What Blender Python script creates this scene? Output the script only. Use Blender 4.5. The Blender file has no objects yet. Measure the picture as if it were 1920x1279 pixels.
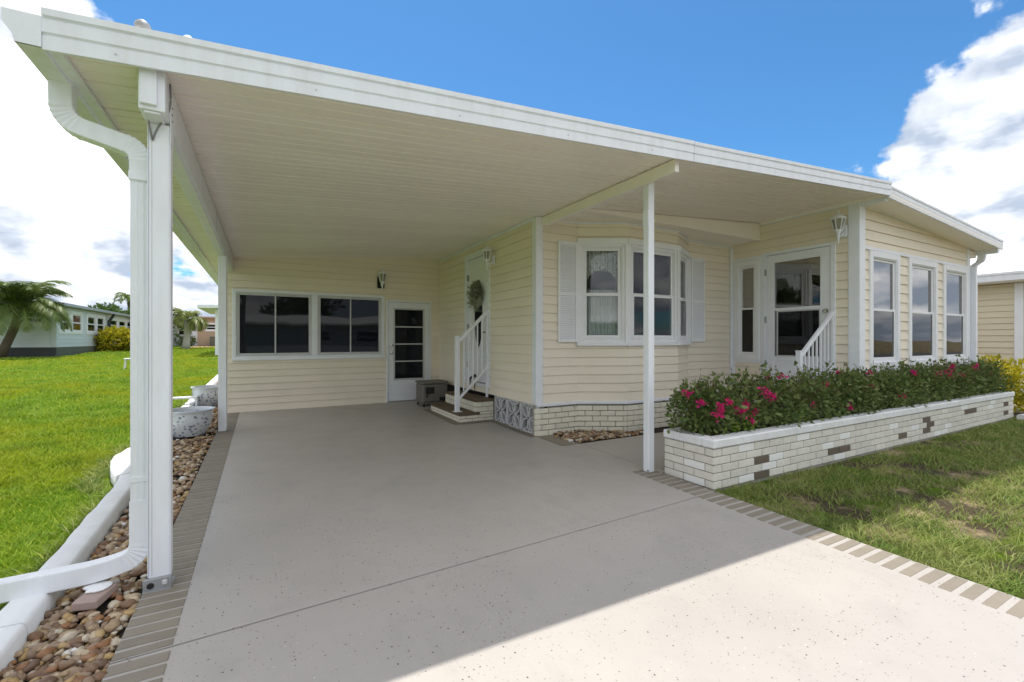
import bpy, math, random
import numpy as np
from mathutils import Vector, Matrix

random.seed(7)
rng = np.random.default_rng(11)
R = math.radians
C = bpy.context.scene.collection
scene = bpy.context.scene

# ------------------------------------------------------------------ camera
CAM_H = 1.28
YAW = math.atan(467 / 848.0)
cam_data = bpy.data.cameras.new('camera')
cam_data.sensor_width = 36.0
cam_data.lens = 36.0 * 848.0 / 1920.0
cam_data.shift_y = -2.5 / 1920.0
cam_data.clip_start = 0.05
cam_data.clip_end = 2000.0
cam = bpy.data.objects.new('camera', cam_data)
C.objects.link(cam)
cam.location = (0, 0, CAM_H)
cam.rotation_euler = (R(90), 0, -YAW)
scene.camera = cam

# ------------------------------------------------------------------ world, sun, exposure
SUN_VEC = Vector((0.045, 0.35, 1.0)).normalized()       # towards the sun
SUN_ELEV = math.asin(SUN_VEC.z)
SUN_AZ = math.atan2(SUN_VEC.x, SUN_VEC.y)               # from +Y towards +X
world = bpy.data.worlds.new('World')
scene.world = world
world.use_nodes = True
nt = world.node_tree
nt.nodes.clear()


def N(tree, t, **kw):
    n = tree.nodes.new(t)
    for k, v in kw.items():
        setattr(n, k, v)
    return n


def L(tree, a, b):
    tree.links.new(a, b)


def math_node(tree, op, a, b=None, clamp=False):
    n = N(tree, 'ShaderNodeMath', operation=op, use_clamp=clamp)
    for i, v in enumerate((a, b)):
        if v is None:
            continue
        if isinstance(v, (int, float)):
            n.inputs[i].default_value = v
        else:
            L(tree, v, n.inputs[i])
    return n.outputs[0]


def ramp(tree, fac, lo, hi, c0=(0, 0, 0, 1), c1=(1, 1, 1, 1), interp='LINEAR'):
    n = N(tree, 'ShaderNodeValToRGB')
    n.color_ramp.interpolation = interp
    n.color_ramp.elements[0].position = lo
    n.color_ramp.elements[1].position = hi
    n.color_ramp.elements[0].color = c0
    n.color_ramp.elements[1].color = c1
    L(tree, fac, n.inputs[0])
    return n.outputs[0]


SKY_STRENGTH = 0.106
CLOUD_BRIGHT = 1.12
sky = N(nt, 'ShaderNodeTexSky', sky_type='NISHITA')
sky.sun_disc = False
sky.sun_elevation = SUN_ELEV
sky.sun_rotation = SUN_AZ
sky.altitude = 0
sky.air_density = 1.0
sky.dust_density = 0.3
sky.ozone_density = 2.2
tint = N(nt, 'ShaderNodeMix', data_type='RGBA', blend_type='MULTIPLY')
tint.inputs[0].default_value = 1.0
L(nt, sky.outputs[0], tint.inputs[6])
tint.inputs[7].default_value = (0.46, 0.85, 1.08, 1)
bg_sky = N(nt, 'ShaderNodeBackground')
bg_sky.inputs[1].default_value = SKY_STRENGTH
L(nt, tint.outputs[2], bg_sky.inputs[0])

tc = N(nt, 'ShaderNodeTexCoord')
sep = N(nt, 'ShaderNodeSeparateXYZ')
L(nt, tc.outputs['Generated'], sep.inputs[0])
# cumulus field: a roughly circular clear patch of sky, clouds round it
clear_dir = Vector((math.sin(YAW), math.cos(YAW), 0.78)).normalized()
dotn = N(nt, 'ShaderNodeVectorMath', operation='DOT_PRODUCT')
L(nt, tc.outputs['Generated'], dotn.inputs[0])
dotn.inputs[1].default_value = clear_dir
# cloud layer coordinates: direction divided by height keeps far clouds flat
zc = math_node(nt, 'ADD', math_node(nt, 'MAXIMUM', sep.outputs[2], 0.0), 0.16)
px = math_node(nt, 'DIVIDE', sep.outputs[0], zc)
py = math_node(nt, 'DIVIDE', sep.outputs[1], zc)
comb = N(nt, 'ShaderNodeCombineXYZ')
L(nt, px, comb.inputs[0]); L(nt, py, comb.inputs[1]); L(nt, math_node(nt, 'MULTIPLY', sep.outputs[2], 2.0), comb.inputs[2])


def noise(tree, vec, scale, detail=6, rough=0.55, dist=0.0, lac=2.0):
    n = N(tree, 'ShaderNodeTexNoise')
    n.inputs['Scale'].default_value = scale
    n.inputs['Detail'].default_value = detail
    n.inputs['Roughness'].default_value = rough
    n.inputs['Distortion'].default_value = dist
    n.inputs['Lacunarity'].default_value = lac
    if vec is not None:
        L(tree, vec, n.inputs['Vector'])
    return n.outputs['Fac']


def vadd(v, off):
    n = N(nt, 'ShaderNodeVectorMath', operation='ADD')
    L(nt, v, n.inputs[0]); n.inputs[1].default_value = off
    return n.outputs[0]


def cloud_density(off, det):
    """billowy density at the view direction shifted by `off`"""
    g = vadd(tc.outputs['Generated'], off)
    p = vadd(comb.outputs[0], (off[0] * 3, off[1] * 3, off[2] * 6))
    nA = noise(nt, p, 1.25, det - 2, 0.56)
    nB = noise(nt, g, 6.0, det, 0.53)
    d = math_node(nt, 'MULTIPLY', math_node(nt, 'SUBTRACT', nB, 0.5), 0.95)
    return math_node(nt, 'ADD', d, math_node(nt, 'MULTIPLY', math_node(nt, 'SUBTRACT', nA, 0.5), 0.70))


d0 = cloud_density((0.0, 0.0, 0.0), 7)
d1 = cloud_density((0.004, 0.012, 0.035), 4)          # a step towards the sun
s1 = math_node(nt, 'SUBTRACT', 0.762, dotn.outputs['Value'])         # >0 outside the clear patch
s1 = math_node(nt, 'MINIMUM', math_node(nt, 'MULTIPLY', s1, 3.6), 0.165)
s2 = math_node(nt, 'ADD', s1, d0)
cmask = ramp(nt, math_node(nt, 'ADD', s2, 0.5), 0.50, 0.560, interp='EASE')
lit = math_node(nt, 'MULTIPLY', math_node(nt, 'SUBTRACT', d0, d1), 3.4)
thick = ramp(nt, math_node(nt, 'ADD', s2, 0.5), 0.60, 1.0)
low = ramp(nt, sep.outputs[2], 0.08, 0.60, (1, 1, 1, 1), (0.58, 0.58, 0.58, 1))
mpz = N(nt, 'ShaderNodeMapping'); mpz.inputs['Scale'].default_value = (1, 1, 2.6)
L(nt, tc.outputs['Generated'], mpz.inputs[0])
broad = ramp(nt, noise(nt, mpz.outputs[0], 4.2, 5, 0.55), 0.42, 0.60)
sh = math_node(nt, 'SUBTRACT', math_node(nt, 'ADD', math_node(nt, 'ADD', math_node(nt, 'MULTIPLY', thick, 0.35), 0.13), math_node(nt, 'MULTIPLY', broad, 0.95)), math_node(nt, 'MULTIPLY', lit, 1.0))
sh = math_node(nt, 'MULTIPLY', sh, low, clamp=True)
ccol = N(nt, 'ShaderNodeMix', data_type='RGBA')
L(nt, sh, ccol.inputs[0])
ccol.inputs[6].default_value = (1.05, 1.04, 1.03, 1)
ccol.inputs[7].default_value = (0.36, 0.42, 0.52, 1)
bg_cloud = N(nt, 'ShaderNodeBackground')
bg_cloud.inputs[1].default_value = CLOUD_BRIGHT
L(nt, ccol.outputs[2], bg_cloud.inputs[0])
mixw = N(nt, 'ShaderNodeMixShader')
L(nt, cmask, mixw.inputs[0])
L(nt, bg_sky.outputs[0], mixw.inputs[1])
L(nt, bg_cloud.outputs[0], mixw.inputs[2])
outw = N(nt, 'ShaderNodeOutputWorld')
L(nt, mixw.outputs[0], outw.inputs[0])
world.cycles.sampling_method = 'MANUAL'
world.cycles.sample_map_resolution = 1024

sun_data = bpy.data.lights.new('sun', 'SUN')
sun_data.energy = 3.7
sun_data.angle = R(0.6)
sun_data.color = (1.0, 0.945, 0.86)
sun = bpy.data.objects.new('sun', sun_data)
C.objects.link(sun)
sun.rotation_euler = (-SUN_VEC).to_track_quat('-Z', 'Y').to_euler()
sun.location = (0, 0, 30)

vs = scene.view_settings
vs.view_transform = 'Standard'
vs.look = 'None'
vs.exposure = 0.49
vs.gamma = 1.0
vs.use_curve_mapping = False
scene.cycles.use_denoising = True
scene.cycles.max_bounces = 10
scene.cycles.diffuse_bounces = 6
scene.cycles.glossy_bounces = 4
scene.cycles.transparent_max_bounces = 12
scene.cycles.caustics_reflective = False
scene.cycles.caustics_refractive = False
scene.cycles.sample_clamp_indirect = 6.0


# ------------------------------------------------------------------ materials
def principled(name, base, rough=0.6, spec=0.4, metal=0.0):
    m = bpy.data.materials.new(name)
    m.use_nodes = True
    t = m.node_tree
    b = t.nodes['Principled BSDF']
    b.inputs['Base Color'].default_value = (*base, 1)
    b.inputs['Roughness'].default_value = rough
    b.inputs['Specular IOR Level'].default_value = spec
    b.inputs['Metallic'].default_value = metal
    return m, t, b


def obj_coord(t):
    return N(t, 'ShaderNodeTexCoord').outputs['Object']


def pos_coord(t):
    return N(t, 'ShaderNodeNewGeometry').outputs['Position']


def mixcol(t, fac, a, b, blend='MIX'):
    n = N(t, 'ShaderNodeMix', data_type='RGBA', blend_type=blend)
    for i, v in ((0, fac), (6, a), (7, b)):
        if isinstance(v, (int, float)):
            n.inputs[i].default_value = v
        elif isinstance(v, tuple):
            n.inputs[i].default_value = (*v, 1) if len(v) == 3 else v
        else:
            L(t, v, n.inputs[i])
    return n.outputs[2]


def bump(t, b, height, strength=0.2, dist=0.01):
    n = N(t, 'ShaderNodeBump')
    n.inputs['Strength'].default_value = strength
    n.inputs['Distance'].default_value = dist
    L(t, height, n.inputs['Height'])
    L(t, n.outputs[0], b.inputs['Normal'])


def stained(name, base, dirt, rough=0.55, scale=3.0, amount=0.35, fine=60, bumpy=0.08, spec=0.35, rand=0.0, stretch=None):
    """base colour with irregular dirt patches and fine grain"""
    m, t, b = principled(name, base, rough, spec)
    co = pos_coord(t)
    if stretch:
        mp = N(t, 'ShaderNodeMapping')
        mp.inputs['Scale'].default_value = stretch
        L(t, co, mp.inputs[0])
        co = mp.outputs[0]
    n1 = noise(t, co, scale, 6, 0.65)
    n2 = noise(t, co, fine, 3, 0.6)
    f = math_node(t, 'MULTIPLY', ramp(t, n1, 0.42, 0.8), amount)
    f = math_node(t, 'ADD', f, math_node(t, 'MULTIPLY', math_node(t, 'SUBTRACT', n2, 0.5), amount * 0.35), clamp=True)
    col = mixcol(t, f, base, dirt)
    if rand:
        g = N(t, 'ShaderNodeObjectInfo').outputs['Random']
        v = math_node(t, 'ADD', math_node(t, 'MULTIPLY', g, rand), 1.0 - rand * 0.5)
        cc = N(t, 'ShaderNodeCombineColor')
        for i in range(3):
            L(t, v, cc.inputs[i])
        col = mixcol(t, 1.0, col, cc.outputs[0], 'MULTIPLY')
    L(t, col, b.inputs['Base Color'])
    r = math_node(t, 'ADD', math_node(t, 'MULTIPLY', n1, 0.25), rough - 0.12, clamp=True)
    L(t, r, b.inputs['Roughness'])
    if bumpy:
        bump(t, b, n2, bumpy, 0.004)
    return m


M = {}
M['white'] = stained('white_paint', (0.80, 0.825, 0.875), (0.56, 0.55, 0.51), 0.42, 2.5, 0.28, 45, 0.03)
M['white_metal'] = stained('white_enamel', (0.80, 0.825, 0.88), (0.53, 0.52, 0.49), 0.36, 2.2, 0.34, 70, 0.02, 0.45, stretch=(5, 5, 0.9))
M['vinyl'] = stained('white_vinyl', (0.82, 0.83, 0.86), (0.62, 0.60, 0.56), 0.5, 4, 0.18, 80, 0.02)
M['siding'] = stained('cream_siding', (0.83, 0.752, 0.628), (0.64, 0.565, 0.45), 0.6, 1.3, 0.30, 30, 0.05, 0.3, rand=0.05)
M['siding_tan'] = stained('tan_siding', (0.68, 0.61, 0.47), (0.52, 0.46, 0.35), 0.6, 1.3, 0.25, 30, 0.05, 0.3, rand=0.05)
M['siding_blue'] = stained('blue_grey_siding', (0.62, 0.68, 0.72), (0.48, 0.53, 0.56), 0.6, 0.8, 0.25, 20, 0.05, 0.3, rand=0.05)
M['soffit'] = stained('soffit_enamel', (0.90, 0.845, 0.785), (0.72, 0.655, 0.575), 0.34, 1.2, 0.32, 25, 0.0, 0.5, rand=0.05, stretch=(0.4, 3, 1))
M['coping'] = stained('white_coping', (0.78, 0.79, 0.80), (0.48, 0.47, 0.44), 0.7, 9, 0.45, 70, 0.35)
M['curb'] = stained('white_concrete', (0.80, 0.81, 0.83), (0.50, 0.48, 0.44), 0.75, 5, 0.35, 60, 0.3)
M['mortar'] = stained('grey_mortar', (0.36, 0.34, 0.31), (0.20, 0.19, 0.17), 0.9, 12, 0.5, 120, 0.3)
M['brick_cream'] = stained('cream_brick', (0.70, 0.675, 0.605), (0.48, 0.45, 0.385), 0.75, 14, 0.4, 90, 0.3, 0.3, rand=0.14)
M['brick_yellow'] = stained('pale_yellow_brick', (0.76, 0.73, 0.61), (0.55, 0.51, 0.40), 0.75, 14, 0.35, 90, 0.3, 0.3, rand=0.1)
M['brick_white'] = stained('white_brick', (0.82, 0.82, 0.80), (0.62, 0.61, 0.58), 0.75, 14, 0.35, 90, 0.3, 0.3, rand=0.06)
M['brick_brown'] = stained('brown_brick', (0.155, 0.125, 0.095), (0.09, 0.07, 0.055), 0.85, 14, 0.5, 90, 0.35, 0.3, rand=0.25)
M['tread'] = stained('brown_tread_paint', (0.135, 0.095, 0.06), (0.075, 0.055, 0.04), 0.7, 6, 0.5, 80, 0.25)
M['taupe'] = stained('taupe_coating', (0.225, 0.196, 0.158), (0.30, 0.265, 0.215), 0.6, 7, 0.5, 90, 0.12, 0.4, rand=0.18)
M['block'] = stained('breeze_block', (0.60, 0.61, 0.62), (0.34, 0.34, 0.33), 0.85, 10, 0.45, 90, 0.35)
M['alu'] = stained('aluminium', (0.55, 0.56, 0.57), (0.34, 0.34, 0.34), 0.4, 8, 0.3, 80, 0.05, 0.6)
M['steel'] = stained('dull_steel', (0.30, 0.31, 0.32), (0.17, 0.16, 0.15), 0.45, 20, 0.5, 150, 0.1, 0.6)
M['chrome'] = principled('satin_nickel', (0.55, 0.54, 0.52), 0.25, 0.5, 1.0)[0]
M['black'] = stained('black_metal', (0.018, 0.018, 0.018), (0.05, 0.045, 0.04), 0.5, 10, 0.4, 80, 0.1)
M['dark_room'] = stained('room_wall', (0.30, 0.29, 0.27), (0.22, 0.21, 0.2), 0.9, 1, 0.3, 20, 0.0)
M['cable'] = principled('grey_cable', (0.22, 0.22, 0.22), 0.6)[0]
M['hose_grey'] = stained('grey_plastic', (0.175, 0.165, 0.145), (0.11, 0.10, 0.09), 0.6, 5, 0.4, 80, 0.1)
M['pavers'] = stained('pinkish_brick', (0.40, 0.30, 0.27), (0.26, 0.2, 0.18), 0.9, 18, 0.5, 120, 0.4)
M['skirt_dark'] = stained('dark_skirting', (0.055, 0.06, 0.065), (0.11, 0.10, 0.085), 0.8, 3, 0.5, 40, 0.1)
M['skirt_green'] = stained('mossy_block_skirt', (0.14, 0.15, 0.12), (0.07, 0.08, 0.06), 0.9, 3, 0.5, 40, 0.2)
M['roof_white'] = stained('white_roof_coating', (0.86, 0.86, 0.86), (0.65, 0.65, 0.64), 0.6, 1, 0.2, 20, 0.05)
M['roof_grey'] = stained('grey_roof_metal', (0.36, 0.38, 0.40), (0.24, 0.25, 0.26), 0.5, 2, 0.3, 20, 0.05)
M['roof_brown'] = stained('tan_roof', (0.42, 0.32, 0.22), (0.3, 0.22, 0.15), 0.7, 2, 0.3, 20, 0.05)
M['wall_tan'] = stained('tan_stucco', (0.50, 0.38, 0.27), (0.38, 0.29, 0.2), 0.8, 2, 0.3, 20, 0.1)
M['soil'] = stained('dark_mulch', (0.030, 0.024, 0.018), (0.075, 0.055, 0.04), 0.95, 16, 0.7, 120, 0.8)
M['asphalt'] = stained('asphalt', (0.075, 0.075, 0.077), (0.045, 0.045, 0.045), 0.9, 3, 0.5, 120, 0.4)
M['pink_path'] = stained('pink_pavers', (0.50, 0.27, 0.22), (0.36, 0.2, 0.16), 0.9, 3, 0.4, 60, 0.2)


def glass_clear(name='window_glass', tintc=(0.80, 0.87, 0.85), ior=1.75):
    m = bpy.data.materials.new(name)
    m.use_nodes = True
    t = m.node_tree
    t.nodes.clear()
    tr = N(t, 'ShaderNodeBsdfTransparent'); tr.inputs[0].default_value = (*tintc, 1)
    gl = N(t, 'ShaderNodeBsdfGlossy'); gl.inputs[0].default_value = (1, 1, 1, 1); gl.inputs['Roughness'].default_value = 0.012
    fr = N(t, 'ShaderNodeFresnel'); fr.inputs[0].default_value = ior
    mx = N(t, 'ShaderNodeMixShader')
    L(t, fr.outputs[0], mx.inputs[0]); L(t, tr.outputs[0], mx.inputs[1]); L(t, gl.outputs[0], mx.inputs[2])
    nz = noise(t, pos_coord(t), 1.2, 2, 0.5)
    bp = N(t, 'ShaderNodeBump'); bp.inputs['Strength'].default_value = 0.05; bp.inputs['Distance'].default_value = 0.05
    L(t, nz, bp.inputs['Height']); L(t, bp.outputs[0], gl.inputs['Normal'])
    o = N(t, 'ShaderNodeOutputMaterial')
    L(t, mx.outputs[0], o.inputs[0])
    return m


M['glass'] = glass_clear('window_glass', (0.95, 0.98, 0.97), 1.5)
M['coated_glass'] = glass_clear('coated_window_glass', (0.30, 0.36, 0.36), 3.8)


def screen_glass(name, base, rough, spec=0.5):
    m, t, b = principled(name, base, rough, spec)
    b.inputs['IOR'].default_value = 1.5
    co = pos_coord(t)
    n1 = noise(t, co, 2.0, 4, 0.6)
    L(t, mixcol(t, n1, base, tuple(v * 1.8 for v in base)), b.inputs['Base Color'])
    nz = noise(t, co, 1.0, 2, 0.5)
    bump(t, b, nz, 0.05, 0.05)
    return m


M['dark_glass'] = screen_glass('dark_screened_glass', (0.006, 0.007, 0.010), 0.02, 0.24)
M['tint_glass'] = glass_clear('screened_window_glass', (0.20, 0.22, 0.23), 1.55)
M['lamp_glass'] = screen_glass('lantern_glass', (0.20, 0.19, 0.16), 0.15)


def curtain_mat(name, col, lace=False):
    m = bpy.data.materials.new(name)
    m.use_nodes = True
    t = m.node_tree
    t.nodes.clear()
    d = N(t, 'ShaderNodeBsdfDiffuse'); d.inputs[0].default_value = (*col, 1)
    tl = N(t, 'ShaderNodeBsdfTranslucent'); tl.inputs[0].default_value = (*col, 1)
    mx = N(t, 'ShaderNodeMixShader'); mx.inputs[0].default_value = 0.3
    L(t, d.outputs[0], mx.inputs[1]); L(t, tl.outputs[0], mx.inputs[2])
    tr = N(t, 'ShaderNodeBsdfTransparent')
    mx2 = N(t, 'ShaderNodeMixShader')
    if lace:
        v = N(t, 'ShaderNodeTexVoronoi'); v.inputs['Scale'].default_value = 60
        L(t, pos_coord(t), v.inputs['Vector'])
        L(t, ramp(t, v.outputs['Distance'], 0.55, 0.80), mx2.inputs[0])
    else:
        mx2.inputs[0].default_value = 0.12
    L(t, mx.outputs[0], mx2.inputs[1]); L(t, tr.outputs[0], mx2.inputs[2])
    o = N(t, 'ShaderNodeOutputMaterial')
    L(t, mx2.outputs[0], o.inputs[0])
    return m


M['curtain'] = curtain_mat('sheer_curtain', (0.86, 0.87, 0.87))
M['lace'] = curtain_mat('lace_valance', (0.90, 0.89, 0.85), True)


def driveway_mat():
    m, t, b = principled('speckled_driveway', (0.5, 0.47, 0.43), 0.45, 0.35)
    co = pos_coord(t)
    n1 = noise(t, co, 0.55, 6, 0.62)
    n2 = noise(t, co, 3.2, 6, 0.65)
    n3 = noise(t, co, 160, 2, 0.6)
    base = mixcol(t, ramp(t, n1, 0.35, 0.68), (0.435, 0.405, 0.380), (0.372, 0.349, 0.330))
    stain = math_node(t, 'MULTIPLY', ramp(t, n2, 0.52, 0.78), 0.36)
    base = mixcol(t, stain, base, (0.30, 0.285, 0.27))
    # tyre scuffs running along the drive
    mp = N(t, 'ShaderNodeMapping'); mp.inputs['Scale'].default_value = (2.2, 0.5, 1)
    L(t, co, mp.inputs[0])
    sc = math_node(t, 'MULTIPLY', ramp(t, noise(t, mp.outputs[0], 1.6, 7, 0.7), 0.56, 0.74), 0.34)
    base = mixcol(t, sc, base, (0.30, 0.285, 0.27))
    dens = ramp(t, noise(t, co, 1.7, 3, 0.5), 0.40, 0.66)

    def flecks(scale, size, share, seed):
        mp = N(t, 'ShaderNodeMapping'); mp.inputs['Location'].default_value = (seed, seed * 1.7, 0)
        mp.inputs['Scale'].default_value = (1, 1, 0)
        L(t, co, mp.inputs[0])
        v = N(t, 'ShaderNodeTexVoronoi', voronoi_dimensions='2D'); v.inputs['Scale'].default_value = scale
        L(t, mp.outputs[0], v.inputs['Vector'])
        sepc = N(t, 'ShaderNodeSeparateColor'); L(t, v.outputs['Color'], sepc.inputs[0])
        size_v = math_node(t, 'MULTIPLY', sepc.outputs[1], size)
        near = math_node(t, 'LESS_THAN', v.outputs['Distance'], size_v)
        pick = math_node(t, 'LESS_THAN', sepc.outputs[0], math_node(t, 'ADD', math_node(t, 'MULTIPLY', dens, share), share * 0.35))
        return math_node(t, 'MULTIPLY', near, pick), sepc.outputs[2]

    f1, c1 = flecks(36, 0.15, 0.24, 0.0)
    f2, c2 = flecks(60, 0.20, 0.28, 3.3)
    f3, c3 = flecks(44, 0.12, 0.05, 7.1)
    base = mixcol(t, f2, base, (0.26, 0.22, 0.19))
    base = mixcol(t, f3, base, (0.74, 0.71, 0.67))
    base = mixcol(t, f1, base, (0.075, 0.06, 0.05))
    L(t, base, b.inputs['Base Color'])
    L(t, math_node(t, 'ADD', math_node(t, 'MULTIPLY', n2, 0.28), 0.26), b.inputs['Roughness'])
    bump(t, b, math_node(t, 'ADD', n3, math_node(t, 'MULTIPLY', n2, 1.5)), 0.10, 0.004)
    return m


M['driveway'] = driveway_mat()


def ground_mat():
    m, t, b = principled('lawn_ground', (0.08, 0.13, 0.02), 0.95, 0.1)
    co = pos_coord(t)
    n1 = noise(t, co, 0.9, 6, 0.65)
    n2 = noise(t, co, 14, 5, 0.7)
    n3 = noise(t, co, 90, 3, 0.7)
    col = mixcol(t, ramp(t, n1, 0.38, 0.66), (0.12, 0.21, 0.014), (0.20, 0.27, 0.02))
    col = mixcol(t, ramp(t, n2, 0.45, 0.75), col, (0.07, 0.12, 0.012))
    # worn soil on the strip by the planter
    sp = N(t, 'ShaderNodeSeparateXYZ'); L(t, co, sp.inputs[0])
    right = math_node(t, 'GREATER_THAN', sp.outputs[0], 0.5)
    soil = mixcol(t, n3, (0.055, 0.043, 0.033), (0.14, 0.105, 0.075))
    straw = mixcol(t, n3, (0.26, 0.19, 0.12), (0.52, 0.41, 0.27))
    soil = mixcol(t, ramp(t, noise(t, co, 2.6, 4, 0.6), 0.50, 0.60), soil, straw)
    thr = ramp(t, noise(t, co, 2.4, 5, 0.6), 0.34, 0.46)
    col = mixcol(t, math_node(t, 'MULTIPLY', right, thr), col, soil)
    L(t, col, b.inputs['Base Color'])
    bump(t, b, math_node(t, 'ADD', n2, n3), 0.9, 0.03)
    return m


M['ground'] = ground_mat()


def leaf_mat(name, ca, cb, cc, rough=0.5, trans=0.25, patch=None):
    """per-leaf colour variation between three leaf colours"""
    m = bpy.data.materials.new(name)
    m.use_nodes = True
    t = m.node_tree
    b = t.nodes['Principled BSDF']
    g = N(t, 'ShaderNodeNewGeometry')
    oi = N(t, 'ShaderNodeObjectInfo')
    r = math_node(t, 'FRACT', math_node(t, 'ADD', g.outputs['Random Per Island'], oi.outputs['Random']))
    col = mixcol(t, ramp(t, r, 0.0, 0.55), ca, cb)
    col = mixcol(t, ramp(t, r, 0.72, 1.0), col, cc)
    pn = noise(t, g.outputs['Position'], 3.0, 3, 0.5)
    col = mixcol(t, ramp(t, pn, 0.3, 0.75), col, tuple(0.55 * (x + y) for x, y in zip(ca, cc)))
    if patch:
        n5 = noise(t, g.outputs['Position'], patch[1], 4, 0.6)
        col = mixcol(t, ramp(t, n5, 0.44, 0.62), col, patch[0])
        n6 = noise(t, g.outputs['Position'], 2.2, 4, 0.65)
        col = mixcol(t, math_node(t, 'MULTIPLY', ramp(t, n6, 0.50, 0.72), 0.55), col, tuple(0.45 * v for v in ca))
    L(t, col, b.inputs['Base Color'])
    b.inputs['Roughness'].default_value = rough
    b.inputs['Specular IOR Level'].default_value = 0.3
    tl = N(t, 'ShaderNodeBsdfTranslucent')
    L(t, col, tl.inputs[0])
    mx = N(t, 'ShaderNodeMixShader'); mx.inputs[0].default_value = trans
    o = t.nodes['Material Output']
    L(t, b.outputs[0], mx.inputs[1]); L(t, tl.outputs[0], mx.inputs[2]); L(t, mx.outputs[0], o.inputs[0])
    return m


M['grass'] = leaf_mat('grass_blades', (0.09, 0.25, 0.016), (0.21, 0.37, 0.020), (0.52, 0.57, 0.07), 0.55, 0.35, patch=((0.38, 0.42, 0.02), 0.45))
M['grass_thin'] = leaf_mat('thin_grass_blades', (0.060, 0.145, 0.022), (0.17, 0.28, 0.035), (0.50, 0.46, 0.17), 0.55, 0.3)
M['hedge'] = leaf_mat('hedge_leaves', (0.048, 0.098, 0.026), (0.105, 0.165, 0.042), (0.235, 0.255, 0.085), 0.5, 0.2)
M['lime'] = leaf_mat('lime_leaves', (0.12, 0.22, 0.03), (0.20, 0.30, 0.04), (0.28, 0.36, 0.06), 0.5, 0.3)
M['croton'] = leaf_mat('yellow_leaves', (0.42, 0.36, 0.02), (0.62, 0.50, 0.035), (0.14, 0.20, 0.02), 0.45, 0.3)
M['petal'] = leaf_mat('magenta_bracts', (0.50, 0.015, 0.16), (0.66, 0.02, 0.27), (0.62, 0.05, 0.08), 0.55, 0.3)
M['dry'] = leaf_mat('dry_stems', (0.19, 0.13, 0.08), (0.28, 0.20, 0.12), (0.12, 0.08, 0.05), 0.8, 0.1)
M['palm'] = leaf_mat('palm_leaflets', (0.06, 0.115, 0.035), (0.12, 0.18, 0.05), (0.24, 0.27, 0.07), 0.45, 0.3)
M['palm_pale'] = leaf_mat('pale_palm_leaflets', (0.16, 0.19, 0.05), (0.26, 0.26, 0.07), (0.10, 0.15, 0.04), 0.45, 0.3)
M['tree'] = leaf_mat('tree_leaves', (0.04, 0.085, 0.02), (0.08, 0.14, 0.03), (0.13, 0.19, 0.045), 0.5, 0.25)
M['sage'] = leaf_mat('wreath_leaves', (0.20, 0.24, 0.14), (0.36, 0.37, 0.25), (0.66, 0.64, 0.55), 0.6, 0.2)
M['bark'] = stained('bark', (0.13, 0.10, 0.075), (0.06, 0.045, 0.035), 0.9, 10, 0.6, 60, 0.7)
M['bark_white'] = stained('pale_palm_trunk', (0.55, 0.53, 0.50), (0.3, 0.28, 0.25), 0.9, 10, 0.5, 60, 0.5)


def rock_mat():
    m, t, b = principled('river_rock', (0.3, 0.2, 0.12), 0.55, 0.4)
    g = N(t, 'ShaderNodeNewGeometry')
    oi = N(t, 'ShaderNodeObjectInfo')
    r = math_node(t, 'FRACT', math_node(t, 'ADD', g.outputs['Random Per Island'], oi.outputs['Random']))
    n = N(t, 'ShaderNodeValToRGB')
    cr = n.color_ramp
    cr.interpolation = 'CONSTANT'
    cols = [(0.0, (0.20, 0.115, 0.065)), (0.13, (0.38, 0.27, 0.16)), (0.27, (0.28, 0.13, 0.055)), (0.36, (0.50, 0.40, 0.27)),
            (0.48, (0.14, 0.085, 0.055)), (0.62, (0.42, 0.28, 0.12)), (0.74, (0.54, 0.47, 0.37)), (0.82, (0.30, 0.21, 0.145)),
            (0.96, (0.70, 0.69, 0.66))]
    cr.elements[0].position, cr.elements[0].color = cols[0][0], (*cols[0][1], 1)
    cr.elements[1].position, cr.elements[1].color = cols[1][0], (*cols[1][1], 1)
    for p, c in cols[2:]:
        e = cr.elements.new(p); e.color = (*c, 1)
    L(t, r, n.inputs[0])
    n1 = noise(t, g.outputs['Position'], 45, 5, 0.65)
    n2 = noise(t, g.outputs['Position'], 16, 4, 0.6)
    col = mixcol(t, math_node(t, 'MULTIPLY', ramp(t, n1, 0.45, 0.7), 0.45), n.outputs[0], (0.13, 0.08, 0.05))
    col = mixcol(t, math_node(t, 'MULTIPLY', ramp(t, n2, 0.5, 0.75), 0.4), col, (0.55, 0.46, 0.34))
    L(t, col, b.inputs['Base Color'])
    bump(t, b, n1, 0.3, 0.006)
    return m


M['rock'] = rock_mat()


def porcelain_mat():
    m, t, b = principled('blue_white_porcelain', (0.6, 0.63, 0.68), 0.22, 0.5)
    co = obj_coord(t)
    v = N(t, 'ShaderNodeTexVoronoi'); v.inputs['Scale'].default_value = 21
    L(t, co, v.inputs['Vector'])
    n1 = noise(t, co, 24, 4, 0.6, 0.8)
    f = ramp(t, math_node(t, 'ADD', math_node(t, 'MULTIPLY', v.outputs['Distance'], 0.9), math_node(t, 'MULTIPLY', n1, 0.55)), 0.52, 0.60)
    sp = N(t, 'ShaderNodeSeparateXYZ'); L(t, co, sp.inputs[0])
    band = math_node(t, 'GREATER_THAN', sp.outputs[2], 0.29)
    col = mixcol(t, f, (0.22, 0.25, 0.32), (0.64, 0.67, 0.72))
    col = mixcol(t, band, col, (0.62, 0.65, 0.70))
    L(t, col, b.inputs['Base Color'])
    return m


M['porcelain'] = porcelain_mat()

# ------------------------------------------------------------------ mesh helpers
WL = {}          # world location of every object made here


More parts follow.
